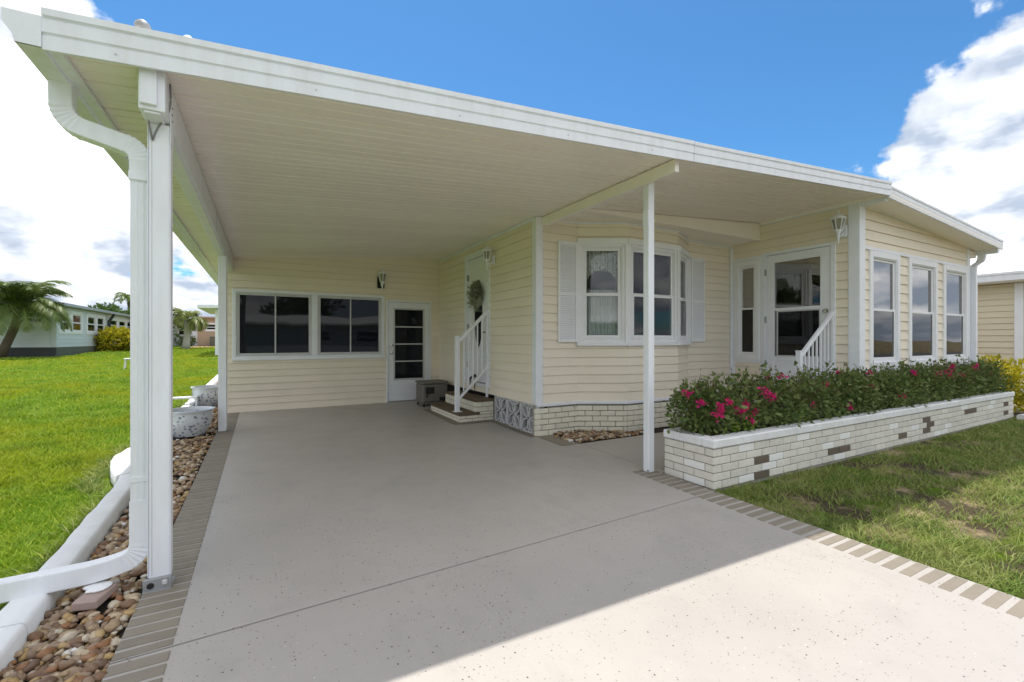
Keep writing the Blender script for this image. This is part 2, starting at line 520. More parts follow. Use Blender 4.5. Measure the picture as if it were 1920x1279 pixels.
def link(o, parent, origin):
    """parent o and put its origin (world) at `origin`"""
    C.objects.link(o)
    pw = WL.get(parent.name, Vector((0, 0, 0))) if parent else Vector((0, 0, 0))
    if parent:
        o.parent = parent
    o.location = Vector(origin) - pw
    WL[o.name] = Vector(origin)
    return o


def empty(name, loc, label=None, cat=None, group=None):
    o = bpy.data.objects.new(name, None)
    o.empty_display_size = 0.2
    link(o, None, loc)
    tag(o, label, cat, group)
    return o


def tag(o, label=None, cat=None, group=None, kind=None):
    if label: o['label'] = label
    if cat: o['category'] = cat
    if group: o['group'] = group
    if kind: o['kind'] = kind
    return o


class MB:
    def __init__(self):
        self.v = []; self.f = []

    def add(self, verts, faces):
        n = len(self.v)
        self.v += [tuple(p) for p in verts]
        self.f += [tuple(i + n for i in f) for f in faces]

    def obox(self, c, ax, half, ch=0.0):
        """box with axes ax (3 unit vectors), half sizes, chamfer ch"""
        c = Vector(c); ax = [Vector(a) for a in ax]
        if ch <= 0:
            vs_ = []
            for s in ((-1, -1, -1), (1, -1, -1), (1, 1, -1), (-1, 1, -1), (-1, -1, 1), (1, -1, 1), (1, 1, 1), (-1, 1, 1)):
                vs_.append(c + ax[0] * half[0] * s[0] + ax[1] * half[1] * s[1] + ax[2] * half[2] * s[2])
            self.add(vs_, [(0, 3, 2, 1), (4, 5, 6, 7), (0, 1, 5, 4), (1, 2, 6, 5), (2, 3, 7, 6), (3, 0, 4, 7)])
            return
        ch = min(ch, min(half) * 0.8)
        idx = {}; vs_ = []
        for sx in (-1, 1):
            for sy in (-1, 1):
                for sz in (-1, 1):
                    for k in range(3):
                        s = (sx, sy, sz)
                        p = Vector((0, 0, 0))
                        for a in range(3):
                            p += ax[a] * (s[a] * (half[a] - (0 if a == k else ch)))
                        idx[(s, k)] = len(vs_)
                        vs_.append(c + p)
        fs = []
        for k in range(3):
            a, b_ = [i for i in range(3) if i != k]
            for s in (-1, 1):
                q = []
                for (sa, sb) in ((-1, -1), (1, -1), (1, 1), (-1, 1)):
                    t = [0, 0, 0]; t[k] = s; t[a] = sa; t[b_] = sb
                    q.append(idx[(tuple(t), k)])
                fs.append(q)
        for k in range(3):                       # edges along axis k
            a, b_ = [i for i in range(3) if i != k]
            for sa in (-1, 1):
                for sb in (-1, 1):
                    t0 = [0, 0, 0]; t0[a] = sa; t0[b_] = sb
                    t0[k] = -1; p = tuple(t0); t0[k] = 1; q_ = tuple(t0)
                    fs.append([idx[(p, a)], idx[(q_, a)], idx[(q_, b_)], idx[(p, b_)]])
        for sx in (-1, 1):
            for sy in (-1, 1):
                for sz in (-1, 1):
                    fs.append([idx[((sx, sy, sz), 0)], idx[((sx, sy, sz), 1)], idx[((sx, sy, sz), 2)]])
        # orient outward
        out = []
        for f_ in fs:
            p = [vs_[i] for i in f_]
            nrm = (p[1] - p[0]).cross(p[2] - p[0])
            cen = sum(p, Vector((0, 0, 0))) / len(p)
            out.append(tuple(f_) if nrm.dot(cen - c) > 0 else tuple(reversed(f_)))
        self.add(vs_, out)

    def box(self, x0, x1, y0, y1, z0, z1, ch=0.0):
        self.obox(((x0 + x1) / 2, (y0 + y1) / 2, (z0 + z1) / 2), ((1, 0, 0), (0, 1, 0), (0, 0, 1)),
                  ((x1 - x0) / 2, (y1 - y0) / 2, (z1 - z0) / 2), ch)

    def hexa(self, p):
        """eight corners, bottom four then top four (same winding)"""
        self.add(p, [(0, 3, 2, 1), (4, 5, 6, 7), (0, 1, 5, 4), (1, 2, 6, 5), (2, 3, 7, 6), (3, 0, 4, 7)])

    def sweep(self, path, prof, up=(0, 0, 1), closed_prof=True, cap=True, scales=None, frames=None):
        """sweep a 2-D profile (side, up) along a path"""
        path = [Vector(p) for p in path]
        n = len(path); k = len(prof)
        rings = []
        for i, p in enumerate(path):
            if frames:
                sd, uu = frames[i]
            else:
                d = (path[min(i + 1, n - 1)] - path[max(i - 1, 0)]).normalized()
                u0 = Vector(up)
                sd = d.cross(u0)
                if sd.length < 1e-4:
                    sd = d.cross(Vector((0, 1, 0)))
                sd.normalize()
                uu = sd.cross(d).normalized()
            s = scales[i] if scales else 1.0
            rings.append([p + Vector(sd) * (a * s) + Vector(uu) * (b_ * s) for a, b_ in prof])
        vs_ = [q for r_ in rings for q in r_]
        fs = []
        for i in range(n - 1):
            for j in range(k if closed_prof else k - 1):
                j2 = (j + 1) % k
                fs.append((i * k + j, i * k + j2, (i + 1) * k + j2, (i + 1) * k + j))
        if cap and closed_prof:
            fs.append(tuple(reversed(range(k))))
            fs.append(tuple((n - 1) * k + j for j in range(k)))
        self.add(vs_, fs)

    def tube(self, path, r, seg=8, scales=None):
        self.sweep(path, [(r * math.cos(2 * math.pi * j / seg), r * math.sin(2 * math.pi * j / seg)) for j in range(seg)], scales=scales)

    def lathe(self, c, prof, seg=24, axis='z'):
        """profile of (radius, height)"""
        c = Vector(c); vs_ = []; fs = []
        k = len(prof)
        for i in range(seg):
            a = 2 * math.pi * i / seg
            for r_, h in prof:
                x, y = r_ * math.cos(a), r_ * math.sin(a)
                vs_.append(c + (Vector((x, y, h)) if axis == 'z' else Vector((x, h, y)) if axis == 'y' else Vector((h, x, y))))
        for i in range(seg):
            i2 = (i + 1) % seg
            for j in range(k - 1):
                fs.append((i * k + j, i2 * k + j, i2 * k + j + 1, i * k + j + 1))
        self.add(vs_, fs)

    def mesh(self, name, origin=(0, 0, 0)):
        me = bpy.data.meshes.new(name)
        o = Vector(origin)
        me.from_pydata([(p[0] - o.x, p[1] - o.y, p[2] - o.z) for p in self.v], [], self.f)
        me.update()
        return me

    def build(self, name, mat, parent=None, smooth=False, origin=None, kind=None, fixn=True):
        if origin is None:
            origin = WL[parent.name] if parent else (0, 0, 0)
        me = self.mesh(name, origin)
        if fixn:
            import bmesh
            bm = bmesh.new(); bm.from_mesh(me)
            bmesh.ops.recalc_face_normals(bm, faces=bm.faces)
            bm.to_mesh(me); bm.free()
        me.materials.append(M[mat] if isinstance(mat, str) else mat)
        if smooth:
            me.polygons.foreach_set('use_smooth', [True] * len(me.polygons))
            if smooth is not True:
                me.set_sharp_from_angle(angle=R(smooth))
        o = bpy.data.objects.new(name, me)
        link(o, parent, origin)
        if kind: o['kind'] = kind
        return o


def part_box(name, mat, parent, *b, ch=0.0):
    m = MB(); m.box(*b, ch=ch)
    return m.build(name, mat, parent)


def inst(name, me, parent, loc, rot=None, scale=None, mat=None):
    o = bpy.data.objects.new(name, me)
    link(o, parent, loc)
    if rot is not None: o.rotation_euler = rot
    if scale is not None: o.scale = scale
    if mat:
        o.material_slots[0].link = 'OBJECT'
        o.material_slots[0].material = M[mat]
    return o


def mesh_of(mb, name, mat, smooth=False):
    me = mb.mesh(name)
    me.materials.append(M[mat] if isinstance(mat, str) else mat)
    if smooth:
        me.polygons.foreach_set('use_smooth', [True] * len(me.polygons))
    return me


def tri_object(name, verts, mat, parent=None, per=3, faces=None, smooth=False, origin=None):
    """fast mesh of many small triangles: verts (n*per,3); faces: index triples within one item"""
    verts = np.asarray(verts, dtype=np.float32).reshape(-1, 3)
    if origin is None:
        origin = WL[parent.name] if parent else Vector((0, 0, 0))
    verts = verts - np.array(origin, dtype=np.float32)
    n = len(verts) // per
    faces = np.array(faces if faces is not None else [(0, 1, 2)], dtype=np.int32)
    idx = (np.arange(n, dtype=np.int32)[:, None, None] * per + faces[None]).reshape(-1)
    me = bpy.data.meshes.new(name)
    me.vertices.add(len(verts)); me.vertices.foreach_set('co', verts.reshape(-1))
    nt_ = len(idx) // 3
    me.loops.add(len(idx)); me.loops.foreach_set('vertex_index', idx)
    me.polygons.add(nt_)
    me.polygons.foreach_set('loop_start', np.arange(0, nt_ * 3, 3, dtype=np.int32))
    me.polygons.foreach_set('loop_total', np.full(nt_, 3, dtype=np.int32))
    if smooth:
        me.polygons.foreach_set('use_smooth', np.ones(nt_, dtype=bool))
    me.update(calc_edges=True)
    me.validate()
    me.materials.append(M[mat] if isinstance(mat, str) else mat)
    o = bpy.data.objects.new(name, me)
    link(o, parent, origin)
    return o


def leaves(points, dirs, size, aspect=0.55, fold=0.25, jitter=0.35):
    """leaf-shaped folded quads; points (n,3), dirs (n,3) leaf axis"""
    n = len(points)
    d = dirs / (np.linalg.norm(dirs, axis=1, keepdims=True) + 1e-9)
    r = rng.normal(size=(n, 3))
    s = np.cross(d, r); s /= (np.linalg.norm(s, axis=1, keepdims=True) + 1e-9)
    u = np.cross(s, d)
    sz = (size * (1 + jitter * rng.normal(size=n)))[:, None]
    sz = np.clip(sz, size * 0.35, size * 1.9)
    base = points
    tip = points + d * sz
    mid = points + d * sz * 0.45
    l = mid + s * sz * aspect * 0.5 + u * sz * fold * 0.5
    rr = mid - s * sz * aspect * 0.5 + u * sz * fold * 0.5
    return np.stack([base, l, tip, rr], axis=1).reshape(-1, 3)


LEAF_F = [(0, 1, 2), (0, 2, 3)]


# ------------------------------------------------------------------ levels of the place
def gz(y):
    return 0.015 * (min(max(y, -8.0), 60.0) - 3.0)


def ceil_z(x):
    return 2.60 + 0.072 * (x + 0.835)


RIDGE_X = 7.03
ROOF_Y = 2.75
XL = -0.85           # left end of the carport roof
XE = 3.12            # entry wall
YB = 8.70            # back wall
YF = 5.00            # front wall of the home
XS = 7.06            # wall of the sun room with the door
YS = 3.10            # window wall of the sun room
XR = 10.87           # right end of the sun room

# ------------------------------------------------------------------ ground, driveway, road
m = MB()
ys = [-300, -8, 60, 700]
for i in range(3):
    y0, y1 = ys[i], ys[i + 1]
    m.add([(-500, y0, gz(y0) - .035), (500, y0, gz(y0) - .035), (500, y1, gz(y1) - .035), (-500, y1, gz(y1) - .035)], [(0, 1, 2, 3)])
ground = m.build('ground', 'ground', kind='structure')

m = MB()
m.add([(-400, -16, gz(-16) - .02), (400, -16, gz(-16) - .02), (400, -9.5, gz(-9.5) - .02), (-400, -9.5, gz(-9.5) - .02)], [(0, 1, 2, 3)])
road = m.build('road', 'asphalt', kind='structure')


def slab(pts, name, mat, parent, dz=0.0, thick=0.12, kind=None, smooth=False):
    mb = MB()
    n = len(pts)
    top = [(x, y, gz(y) + dz) for x, y in pts]
    bot = [(x, y, gz(y) + dz - thick) for x, y in pts]
    # small rounded arris
    cx = sum(p[0] for p in pts) / n; cy = sum(p[1] for p in pts) / n
    inn = []
    for x, y in pts:
        d = Vector((cx - x, cy - y)); d.normalize()
        inn.append((x + d.x * .002, y + d.y * .002, gz(y + d.y * .002) + dz))
    edge = [(x, y, z - .002) for x, y, z in top]
    mb.add(inn + edge + bot, [tuple(range(n))] + [(i, n + i, n + (i + 1) % n, (i + 1) % n) for i in range(n)] +
           [(n + i, 2 * n + i, 2 * n + (i + 1) % n, n + (i + 1) % n) for i in range(n)])
    return mb.build(name, mat, parent, kind=kind)


XD0, XD1 = -0.535, 3.36


def joint_y(x):
    return 2.352 + 0.0455 * (x + 0.45)


drive = slab([(XD0, joint_y(XD0) + .007), (XD1, joint_y(XD1) + .007), (XD1, YB + .02), (XD0, YB + .02)], 'driveway', 'driveway', None, kind='structure')
slab([(XD0, -9.4), (XD1, -9.4), (XD1, joint_y(XD1) - .006), (XD0, joint_y(XD0) - .006)], 'slab', 'driveway', drive)
slab([(XD1 + .008, 3.12), (7.05, 3.12), (7.05, 4.40), (XD1 + .008, 4.40)], 'slab', 'driveway', drive)
part_box('joint_filler', 'black', drive, XD0 + .01, XD1 - .01, 2.30, 2.58, -0.10, -0.05)

# coloured border blocks of the drive (flush coating, each a shallow block)
TP = 0.0833
mt = MB(); mt.obox((0, 0, 0), ((1, 0, 0), (0, 1, .015), (0, 0, 1)), (0.0985, 0.0315, 0.003), 0.002)
me_tile_l = mesh_of(mt, 'border_tile', 'taupe')
mt = MB(); mt.obox((0, 0, 0), ((1, 0, 0), (0, 1, .015), (0, 0, 1)), (0.116, 0.0275, 0.003), 0.002)
me_tile_r = mesh_of(mt, 'border_tile', 'taupe')
y = 1.46
while y < YB - .05:
    jy = joint_y(-.434)
    if abs(y - jy) > .041:
        inst('tile', me_tile_l, drive, (-0.434, y, gz(y) + .0015), rot=(0, 0, R(random.uniform(-.5, .5))))
    else:
        for (ya, yb_) in ((y - .0315, jy - .010), (jy + .010, y + .0315)):
            if yb_ - ya > .008:
                q = MB(); q.obox((-.434, (ya + yb_) / 2, gz(y) + .0015), ((1, .045, 0), (0, 1, .015), (0, 0, 1)), (.0985, (yb_ - ya) / 2, .003), .002)
                q.build('tile', 'taupe', drive)
    y += TP
y = -0.6
while y < 3.28:
    if abs(y - joint_y(3.24)) > .03:
        inst('tile', me_tile_r, drive, (3.236, y, gz(y) + .0015), rot=(0, 0, R(random.uniform(-.6, .6))))
    y += TP
# plain painted strip along steps and house
for (x0, x1, y0, y1) in ((2.42, 2.535, 6.10, 7.62), (2.535, 3.05, 6.10, 6.215), (3.00, 3.115, 4.95, 6.10), (3.10, 3.30, 4.40, 4.95)):
    m = MB()
    m.add([(x0, y0, gz(y0) + .004), (x1, y0, gz(y0) + .004), (x1, y1, gz(y1) + .004), (x0, y1, gz(y1) + .004)], [(0, 1, 2, 3)])
    m.build('painted_strip', 'taupe', drive)

# ------------------------------------------------------------------ house shell helpers


class WallFrame:
    """a vertical wall from P0 to P1 with its outside on the right of the direction of travel"""
    def __init__(self, p0, p1):
        self.p0 = Vector((p0[0], p0[1], 0)); self.p1 = Vector((p1[0], p1[1], 0))
        self.len = (self.p1 - self.p0).length
        self.u = (self.p1 - self.p0) / self.len
        self.n = Vector((self.u.y, -self.u.x, 0))

    def pt(self, u, off, z):
        return self.p0 + self.u * u + self.n * off + Vector((0, 0, z))

    def box(self, mb, u0, u1, o0, o1, z0, z1, ch=0.0):
        mb.obox(self.pt((u0 + u1) / 2, (o0 + o1) / 2, (z0 + z1) / 2), (self.u, self.n, (0, 0, 1)),
                ((u1 - u0) / 2, (o1 - o0) / 2, (z1 - z0) / 2), ch)


def clip_top(poly, zt):
    """clip (u,z) polygon to z <= zt(u)"""
    out = []
    n = len(poly)
    for i in range(n):
        a, b_ = poly[i], poly[(i + 1) % n]
        da, db = zt(a[0]) - a[1], zt(b_[0]) - b_[1]
        if da >= 0: out.append(a)
        if (da >= 0) != (db >= 0):
            t = da / (da - db)
            out.append((a[0] + t * (b_[0] - a[0]), a[1] + t * (b_[1] - a[1])))
    return out


def siding_wall(thing, fr, zb, ztop, openings=(), expo=0.127, mat='siding', e0=0.0, e1=0.0, lap=0.019, gap=.008, boards=True, wall_mat=None):
    """backing wall (part) with every lapped siding board a sub-part"""
    zt = ztop if callable(ztop) else (lambda u: ztop)
    zmax = max(zt(0), zt(fr.len))
    cuts = sorted({0.0, fr.len, *[max(0, min(fr.len, o[0])) for o in openings], *[max(0, min(fr.len, o[1])) for o in openings]})

    def ranges(u0, u1, z0, z1):
        rs = [(z0, z1)]
        um = (u0 + u1) / 2
        for (a, b_, c, d) in openings:
            if a < um < b_:
                nr = []
                for (p, q) in rs:
                    if d <= p or c >= q: nr.append((p, q)); continue
                    if c > p: nr.append((p, c))
                    if d < q: nr.append((d, q))
                rs = nr
        return rs

    mb = MB()
    for u0, u1 in zip(cuts[:-1], cuts[1:]):
        if u1 - u0 < 1e-4: continue
        for (p, q) in ranges(u0, u1, zb, zmax):
            poly = clip_top([(u0, p), (u1, p), (u1, q), (u0, q)], zt)
            if len(poly) >= 3:
                mb.add([fr.pt(u, -.002, z) for u, z in poly], [tuple(range(len(poly)))])
    wall = mb.build('wall', wall_mat or mat, thing, fixn=False)
    if not boards:
        return wall
    z = zb
    while z < zmax - .005:
        z1 = z + expo
        segs = []
        for u0, u1 in zip(cuts[:-1], cuts[1:]):
            if u1 - u0 < 1e-4: continue
            for rg in ranges(u0, u1, z, z1):
                if rg[1] - rg[0] < .006: continue
                for s in segs:
                    if abs(s[1] - u0) < 1e-4 and abs(s[2] - rg[0]) < 1e-4 and abs(s[3] - rg[1]) < 1e-4:
                        s[1] = u1; break
                else:
                    segs.append([u0, u1, rg[0], rg[1]])
        for u0, u1, za, zc_ in segs:
            if u1 - u0 < .01: continue
            if abs(za - z) < 1e-6 and zc_ - za > .03 and z > zb + .01:
                za = za + gap
            ua = u0 - (e0 if u0 < 1e-4 else 0); ub = u1 + (e1 if u1 > fr.len - 1e-4 else 0)
            poly = clip_top([(ua, za), (ub, za), (ub, zc_), (ua, zc_)], zt)
            if len(poly) < 3: continue

            def off(zz):
                t = (zz - z) / expo
                return lap + (.0015 - lap) * t
            b = MB()
            front = [fr.pt(u, off(zz), zz) for u, zz in poly]
            back = [fr.pt(u, -.001, zz) for u, zz in poly]
            k = len(poly)
            b.add(front + back, [tuple(range(k))] + [(i, k + i, k + (i + 1) % k, (i + 1) % k) for i in range(k)])
            b.build('siding_board', mat, wall, fixn=False)
        z = z1
    return wall


def frame_boxes(mb, fr, u0, u1, z0, z1, w, o0, o1, ch=.004, wb=None, wt=None):
    wb = wb or w; wt = wt or w
    fr.box(mb, u0, u0 + w, o0, o1, z0, z1, ch)
    fr.box(mb, u1 - w, u1, o0, o1, z0, z1, ch)
    fr.box(mb, u0 + w, u1 - w, o0, o1, z0, z0 + wb, ch)
    fr.box(mb, u0 + w, u1 - w, o0, o1, z1 - wt, z1, ch)


def pane(fr, parent, u0, u1, z0, z1, off, mat, tilt=0.0):
    mb = MB()
    fr.box(mb, u0, u1, off - .003, off + .003, z0, z1)
    return mb.build('pane', mat, parent)


def double_hung(thing, fr, u0, u1, z0, z1, casing=.06, top='glass', bottom='tint_glass', split=.5, out=.03, sash=.034, deep=.05):
    """window (casing) > sash x2, pane x2"""
    mb = MB()
    frame_boxes(mb, fr, u0, u1, z0, z1, casing, -.05, out, .005)
    iu0, iu1, iz0, iz1 = u0 + casing, u1 - casing, z0 + casing, z1 - casing
    frame_boxes(mb, fr, iu0 - .001, iu1 + .001, iz0 - .001, iz1 + .001, .014, -.045, out - .014, .002)
    w = mb.build('window', 'vinyl', thing)
    iu0 += .014; iu1 -= .014; iz0 += .014; iz1 -= .014
    zm = iz0 + (iz1 - iz0) * split
    mb = MB()
    frame_boxes(mb, fr, iu0, iu1, zm - .016, iz1, sash, -.03, -.004, .003)
    mb.build('sash', 'vinyl', w)
    mb = MB()
    frame_boxes(mb, fr, iu0, iu1, iz0, zm + .016, sash, -.012, .010, .003, wb=sash + .012)
    mb.build('sash', 'vinyl', w)
    pane(fr, w, iu0 + sash, iu1 - sash, zm - .016 + sash, iz1 - sash, -.018, top)
    pane(fr, w, iu0 + sash, iu1 - sash, iz0 + sash + .012, zm + .016 - sash, -.002, bottom)
    return w


# ------------------------------------------------------------------ the home
home = empty('manufactured_home', (XE, YF, 0), 'cream lap sided single storey home with bay window behind the carport', 'house')

# back wall of the carport bay (utility room)
frB = WallFrame((-0.53, YB), (XE, YB))
WIN_B = (-0.44 + .53, 2.02 + .53, 0.955, 2.115)
DOOR_B = (2.055 + .53, 2.935 + .53, 0.0, 2.035)
siding_wall(home, frB, 0.085, lambda u: ceil_z(u - .53), [WIN_B, DOOR_B], expo=.114)
# screened sliding windows in one white surround
mb = MB()
frame_boxes(mb, frB, WIN_B[0], WIN_B[1], WIN_B[2], WIN_B[3], .055, -.03, .024, .004, wb=.05, wt=.045)
frB.box(mb, .53 + .755, .53 + .85, -.03, .022, WIN_B[2] + .05, WIN_B[3] - .045, .004)
frB.box(mb, WIN_B[0] - .01, WIN_B[1] + .01, .0, .045, WIN_B[2] - .022, WIN_B[2] + .012, .004)
wt_ = mb.build('window_surround', 'white', home)
for (a, b_) in ((-.385, .755), (.85, 1.965)):
    a += .53; b_ += .53
    z0, z1 = WIN_B[2] + .05, WIN_B[3] - .045
    mb = MB()
    frame_boxes(mb, frB, a, b_, z0, z1, .026, -.03, .012, .002)
    w = mb.build('window', 'alu', home)
    um = (a + b_) / 2
    for (p, q, o) in ((a + .026, um + .012, -.004), (um - .012, b_ - .026, -.016)):
        mb = MB()
        frame_boxes(mb, frB, p, q, z0 + .026, z1 - .026, .022, o - .006, o + .006, .001)
        mb.build('sash', 'alu', w)
        pane(frB, w, p + .022, q - .022, z0 + .048, z1 - .048, o, 'dark_glass')

# screen door with four louvred lights
u0, u1, z1 = DOOR_B[0], DOOR_B[1], DOOR_B[3]
zb = gz(YB)
mb = MB()
frB.box(mb, u0, u0 + .035, -.04, .022, zb, z1, .004)
frB.box(mb, u1 - .035, u1, -.04, .022, zb, z1, .004)
frB.box(mb, u0 + .035, u1 - .035, -.04, .022, z1 - .035, z1, .004)
mb.build('door_frame', 'white', home)
a, b_ = u0 + .04, u1 - .04
pu0, pu1, pz0, pz1 = 2.19 + .53, 2.805 + .53, .50, 1.89
mb = MB()
frB.box(mb, a, pu0, -.03, .008, zb + .02, z1 - .04, .003)
frB.box(mb, pu1, b_, -.03, .008, zb + .02, z1 - .04, .003)
frB.box(mb, pu0, pu1, -.03, .008, zb + .02, pz0, .003)
frB.box(mb, pu0, pu1, -.03, .008, pz1, z1 - .04, .003)
door = mb.build('door', 'white', home)
mb = MB(); frame_boxes(mb, frB, pu0, pu1, pz0, pz1, .03, -.02, .016, .003); mb.build('light_frame', 'alu', door)
ph = (pz1 - pz0 - .06) / 4
for i in range(4):
    z0_ = pz0 + .03 + i * ph
    pane(frB, door, pu0 + .03, pu1 - .03, z0_ + .008, z0_ + ph - .008, -.006, 'dark_glass')
    if i:
        mb = MB(); frB.box(mb, pu0 + .03, pu1 - .03, -.012, .010, z0_ - .011, z0_ + .011, .002); mb.build('glazing_bar', 'alu', door)
for zz in (1.03, 1.17):
    mb = MB(); c = frB.pt(a + .055, 0, zz)
    mb.lathe(c, [(.0, -.055), (.022, -.052), (.026, -.036), (.012, -.026), (.012, -.012), (.030, -.010), (.030, -.004)], 16, 'y')
    mb.build('knob', 'chrome', door, smooth=40)
mb = MB(); frB.box(mb, a, b_, -.02, .012, zb + .002, zb + .02, .002); mb.build('threshold', 'steel', door)

# entry wall (faces the carport)
frE = WallFrame((XE, YB), (XE, YF))
ce = ceil_z(XE)
DOOR_E = (YB - 7.36, YB - 6.36, .52, 2.745)
siding_wall(home, frE, .43, ce, [(DOOR_E[0], DOOR_E[1], DOOR_E[2], DOOR_E[3])], expo=.130)
# breeze blocks under the wall
mb = MB()
frE.box(mb, 0, frE.len, -.16, -.13, .0, .43)
skirt = mb.build('foundation', 'black', home)  # black backing: shade of the hollow behind the blocks put into its colour
mb = MB()
frE.box(mb, YB - 4.99, YB - 4.965, -.0, .004, 0.02, .425)
mb = MB()
S2 = .178


def petal(mb, cx, cz, ang, ln, w, d0, d1, seg=10):
    """one hollow petal outline of a screen block, in the block plane (u,z)"""
    ca, sa = math.cos(ang), math.sin(ang)
    for side in (-1, 1):
        pts = []
        for i in range(seg + 1):
            t = i / seg
            x = t * ln; y = side * w * math.sin(math.pi * t)
            pts.append((cx + ca * x - sa * y, cz + sa * x + ca * y))
        hw = .0085
        ring = []
        for i in range(seg + 1):
            p = pts[max(0, i - 1)]; q = pts[min(seg, i + 1)]
            dx, dz = q[0] - p[0], q[1] - p[1]; l_ = math.hypot(dx, dz) + 1e-9
            nx, nz_ = -dz / l_ * hw, dx / l_ * hw
            ring.append(((pts[i][0] + nx, pts[i][1] + nz_), (pts[i][0] - nx, pts[i][1] - nz_)))
        vs_ = []
        for (a1, b1) in ring:
            for (q, o) in ((a1, d1), (b1, d1), (b1, d0), (a1, d0)):
                vs_.append((q[0], o, q[1]))
        fs = []
        for i in range(seg):
            for j in range(4):
                fs.append((i * 4 + j, i * 4 + (j + 1) % 4, (i + 1) * 4 + (j + 1) % 4, (i + 1) * 4 + j))
        mb.add(vs_, fs)


for i in range(3):
    uc = YB - (6.205 - .2025 - i * .405)
    zc_ = .04 + .192
    mb = MB(); tmp = MB()
    for k in range(4):
        petal(tmp, 0, 0, math.pi / 4 + k * math.pi / 2, .255, .058, -.045, .012)
    for k in (1, 3):
        petal(tmp, 0, 0, k * math.pi / 2, .180, .030, -.045, .010)
    AX = ((1, 0, 0), (0, 1, 0), (0, 0, 1))
    for sg in (-1, 1):
        tmp.obox((0, -.0165, sg * .184), AX, (.2005, .0285, .009))
        tmp.obox((sg * .193, -.0165, 0), AX, (.008, .0275, .175))
    mb.add([frE.pt(uc + p[0], p[1], zc_ + p[2]) for p in tmp.v], tmp.f)
    mb.build('breeze_block', 'block', home)

# entry door
u0, u1, z0, z1 = DOOR_E
mb = MB()
frE.box(mb, u0, u0 + .075, -.08, .020, z0, z1, .004)
frE.box(mb, u1 - .075, u1, -.08, .020, z0, z1, .004)
frE.box(mb, u0 + .075, u1 - .075, -.08, .020, z1 - .09, z1, .004)
frE.box(mb, u0 + .075, u1 - .075, -.06, .028, z0, z0 + .045, .004)
mb.build('door_frame', 'white', home)
mb = MB()
frE.box(mb, u0 + .078, u1 - .078, -.07, -.032, z0 + .05, z1 - .095, .003)
door = mb.build('door', 'white', home)
uc = (u0 + u1) / 2


def oval(mb, fr, uc, zc_, a, b_, off, w, h, seg=28):
    pts = [(uc + a * math.cos(2 * math.pi * i / seg), zc_ + b_ * math.sin(2 * math.pi * i / seg)) for i in range(seg)]
    inn = [(uc + (a - w) * math.cos(2 * math.pi * i / seg), zc_ + (b_ - w) * math.sin(2 * math.pi * i / seg)) for i in range(seg)]
    vs_ = [fr.pt(u, off, z) for u, z in pts] + [fr.pt(u, off + h, z) for u, z in inn] + [fr.pt(u, off, z) for u, z in inn]
    fs = [(i, (i + 1) % seg, seg + (i + 1) % seg, seg + i) for i in range(seg)] + [(seg + i, seg + (i + 1) % seg, 2 * seg + (i + 1) % seg, 2 * seg + i) for i in range(seg)]
    mb.add(vs_, fs)


mb = MB(); oval(mb, frE, uc, 1.72, .20, .60, -.034, .035, .016); mb.build('oval_moulding', 'white', door)
mb = MB()
seg = 28
mb.add([frE.pt(uc + .165 * math.cos(2 * math.pi * i / seg), -.026, 1.72 + .565 * math.sin(2 * math.pi * i / seg)) for i in range(seg)], [tuple(range(seg))])
mb.build('pane', 'tint_glass', door)
mb = MB(); frame_boxes(mb, frE, u0 + .16, u1 - .16, z0 + .14, .95, .02, -.034, -.024, .003); mb.build('raised_panel', 'white', door)
mb = MB(); frame_boxes(mb, frE, u0 + .125, u1 - .125, 1.03, z1 - .16, .016, -.034, -.026, .003); mb.build('raised_panel', 'white', door)
for zz in (.85, 1.5, 2.35):
    mb = MB(); frE.box(mb, u0 + .07, u0 + .088, -.04, .004, zz - .05, zz + .05, .002); mb.build('hinge', 'steel', door)
mb = MB()
c = frE.pt(u1 - .14, -.032, 1.40)
mb.tube([c, c + frE.n * .05], .012, 8); mb.tube([c + frE.n * .05, c + frE.n * .05 - frE.u * .11], .010, 8)
mb.lathe(c + Vector((-.004, 0, 0)), [(0, -.006), (.03, -.006), (.03, .004)], 14, 'x')
mb.build('handle', 'black', door, smooth=40)

# corner post and ceiling trim
part_box('corner_trim', 'white', home, XE - .022, XE + .085, YF - .022, YF + .085, .43, ce - .005, ch=.005)
part_box('ceiling_trim', 'white', home, XE - .028, XE - .004, YF + .09, YB - .02, ce - .045, ce - .004, ch=.003)

# front wall with the bay
BP = [(XE + .09, YF), (3.77, YF - .01), (4.36, 4.66), (5.34, 4.66), (5.97, YF), (XS, YF)]
SOF = 2.885
BRK_T = .40
WZ0, WZ1 = 1.195, 2.66
bay_fr = [WallFrame(BP[i], BP[i + 1]) for i in range(5)]
for i, fr in enumerate(bay_fr):
    ops = []
    if i in (1, 2, 3):
        ops = [(.009, fr.len - .009, WZ0 + .02, WZ1 - .02)]
    siding_wall(home, fr, .445, SOF, ops, expo=.118, e0=.0035 if i in (2, 3) else 0, e1=.0035 if i in (1, 2) else 0)
